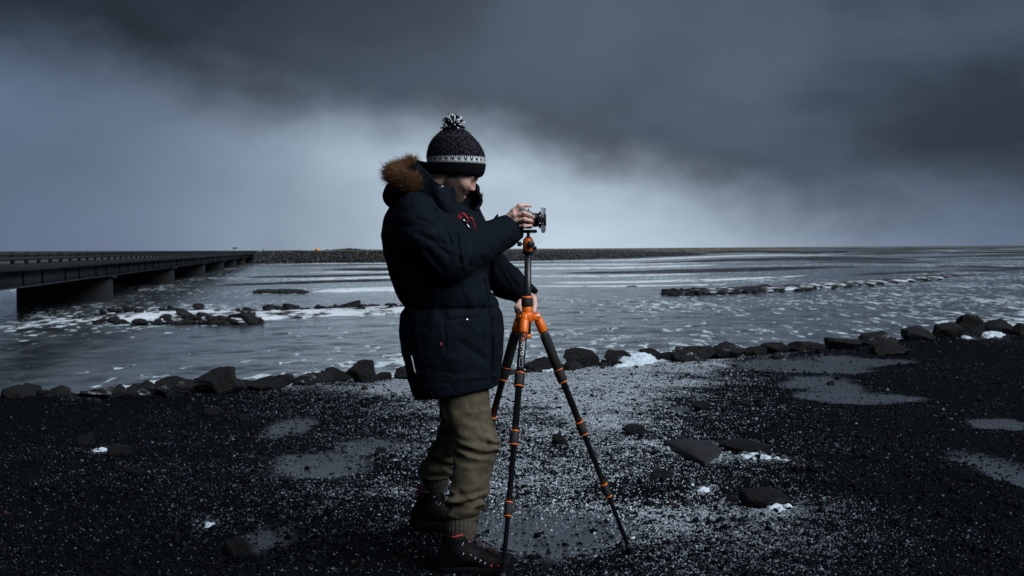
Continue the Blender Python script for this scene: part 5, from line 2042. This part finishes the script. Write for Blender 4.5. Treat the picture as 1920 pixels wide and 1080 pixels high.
# printed name on the near leg: reads downwards, wrapped on the tube
def leg_text(txt, t_start, size, ink, name, lateral=0.0):
    cu = bpy.data.curves.new('lettering', 'FONT')
    cu.body = txt
    cu.size = size
    cu.extrude = 0.0
    cu.offset = 0.0
    cu.resolution_u = 3
    ob = bpy.data.objects.new('lettering', cu)
    COL.objects.link(ob)
    dg = bpy.context.evaluated_depsgraph_get()
    me = bpy.data.meshes.new_from_object(ob.evaluated_get(dg))
    bpy.data.objects.remove(ob)
    TP, D, dd = LEGTUBE[0]
    out = np.array([0, -1.0, 0]) - dd * np.dot([0, -1.0, 0], dd)
    out /= np.linalg.norm(out)
    rt = np.cross(dd, out)
    if rt[0] < 0:
        rt = -rt
    n = len(me.vertices)
    co = np.empty(n * 3, np.float32)
    me.vertices.foreach_get('co', co)
    co = co.reshape(-1, 3)
    ext = co[:, 0].max()
    r_ = 0.0174
    a = (co[:, 1] - size * 0.35 + lateral) / r_
    P = TP + dd * (t_start + co[:, 0])[:, None] + r_ * (np.cos(a)[:, None] * out + np.sin(a)[:, None] * rt)
    me.vertices.foreach_set('co', P.astype(np.float32).ravel())
    me.update()
    link(name, me, ink, leg0)
    return ext


leg0 = [o for o in tri.children if o.name.split('.')[0] == 'leg'][0]
e1 = leg_text('Me', 0.072, 0.030, orange_ink, 'lettering', 0.004)
leg_text('FOTO', 0.072 + e1 + 0.002, 0.024, white_ink, 'lettering', 0.002)
TP, D, dd = LEGTUBE[0]
out = np.array([0, -1.0, 0]) - dd * np.dot([0, -1.0, 0], dd)
out /= np.linalg.norm(out)
rt = np.cross(dd, out)
rt = -rt if rt[0] < 0 else rt


def on_leg(s, a):
    return TP + dd * s + 0.0172 * (math.cos(a) * out + math.sin(a) * rt)


m = MB()
q = [on_leg(0.185, a) for a in np.linspace(-0.35, 0.45, 6)] + [on_leg(0.225, a) for a in np.linspace(0.45, -0.35, 6)]
m.tube(q + [q[0]], 0.0006, 4, caps=False)
m.build('label_frame', white_ink, leg0)

# ================================================================== CAMERA on the tripod
camo = empty('camera', plt_c + [0, 0, 0.004], 'silver and black camera with square filter on the tripod', 'camera')
silv = mat('camera_silver', (0.50, 0.51, 0.53), 0.32, 0.7, var=0.1, vscale=60)
leath = mat('camera_leather', (0.010, 0.010, 0.011), 0.6, bump=0.5, bscale=500, bdist=0.001)


def C_(l, w, z):
    return plt_c + CRT @ np.array([l, w, z + 0.004])


MB().box(C_(-0.014, 0.0, 0.030), (0.038, 0.128, 0.052), CRT, 0.005).build('camera_body', leath, camo, smooth=False)
topp = MB().box(C_(-0.014, 0.0, 0.067), (0.040, 0.130, 0.022), CRT, 0.005).build('top_plate', silv, camo, smooth=False)
MB().box(C_(-0.014, 0.0, 0.084), (0.036, 0.040, 0.014), CRT, 0.005).build('viewfinder_hump', silv, camo, smooth=False)
for l, w_, r_, h_ in ((-0.018, -0.047, 0.009, 0.009), (0.000, -0.046, 0.006, 0.007), (-0.014, -0.030, 0.0085, 0.008), (-0.012, 0.040, 0.010, 0.009)):
    knurled(MB(), C_(l, w_, 0.078), C_(l, w_, 0.078 + h_), r_, 16).build('dial', silv, topp)
MB().box(C_(0.010, -0.048, 0.034), (0.016, 0.030, 0.056), CRT, 0.006).build('grip', leath, camo, smooth=False)
MB().lathe(C_(0.004, 0, 0.040), C_(0.020, 0, 0.040), [(0, 0.031), (0.9, 0.031), (1, 0.029)], 32).build('lens_mount', silv, camo)
lens = MB().lathe(C_(0.018, 0, 0.040), C_(0.050, 0, 0.040), [(0, 0.028), (0.1, 0.030), (0.55, 0.030), (0.6, 0.0285), (1, 0.0285)], 36).build('lens', blkm, camo)
MB().lathe(C_(0.030, 0, 0.040), C_(0.034, 0, 0.040), [(0, 0.0304), (1, 0.0304)], 36).build('focus_ring', silv, lens)
MB().lathe(C_(0.049, 0, 0.040), C_(0.0515, 0, 0.040), [(0, 0.022), (1, 0.021)], 28).build('lens_glass', mat('lens_glass', (0.01, 0.012, 0.02), 0.05), lens)
hold = MB().lathe(C_(0.050, 0, 0.040), C_(0.058, 0, 0.040), [(0, 0.0285), (0.2, 0.036), (1, 0.036)], 36).build('filter_holder', blkm, camo)
for w_ in (-0.041, 0.041):
    MB().box(C_(0.062, w_, 0.040), (0.016, 0.010, 0.052), CRT, 0.002).build('holder_slot', blkm, hold, smooth=False)
    for dz_ in (-0.016, 0.016):
        p_ = C_(0.062, w_, 0.040 + dz_)
        MB().lathe(p_ - CW * 0.006, p_ + CW * 0.006, [(0, 0.003), (1, 0.003)], 10).build('screw', silver, hold)
fg = NT('grey_filter')
fg.set(Base_Color=(0.30, 0.33, 0.37), Roughness=0.12, Alpha=0.80)
# square plate with one corner rounded off at the bottom
m = MB()
ol = [(-0.043, 0.092), (0.043, 0.092), (0.043, 0.005)] + [(0.043 * math.cos(a), 0.002 + 0.018 * -math.sin(a)) for a in np.linspace(0.2, math.pi - 0.2, 10)] + [(-0.043, 0.005)]
n_ = len(ol)
V = [C_(0.0655, a, b) for a, b in ol] + [C_(0.0680, a, b) for a, b in ol]
V += [C_(0.0655, 0, 0.045), C_(0.0680, 0, 0.045)]
m.add(V, Q=[(k, (k + 1) % n_, n_ + (k + 1) % n_, n_ + k) for k in range(n_)], T=[(2 * n_, (k + 1) % n_, k) for k in range(n_)] + [(2 * n_ + 1, n_ + k, n_ + (k + 1) % n_) for k in range(n_)])
m.build('filter_plate', fg.m, camo, smooth=False)
MB().box(C_(0.080, -0.028, 0.040), (0.010, 0.014, 0.048), CRT, 0.002).build('front_bracket', blkm, hold, smooth=False)
MB().box(C_(0.074, -0.034, 0.040), (0.012, 0.004, 0.020), CRT, 0.001).build('front_bracket', blkm, hold, smooth=False)
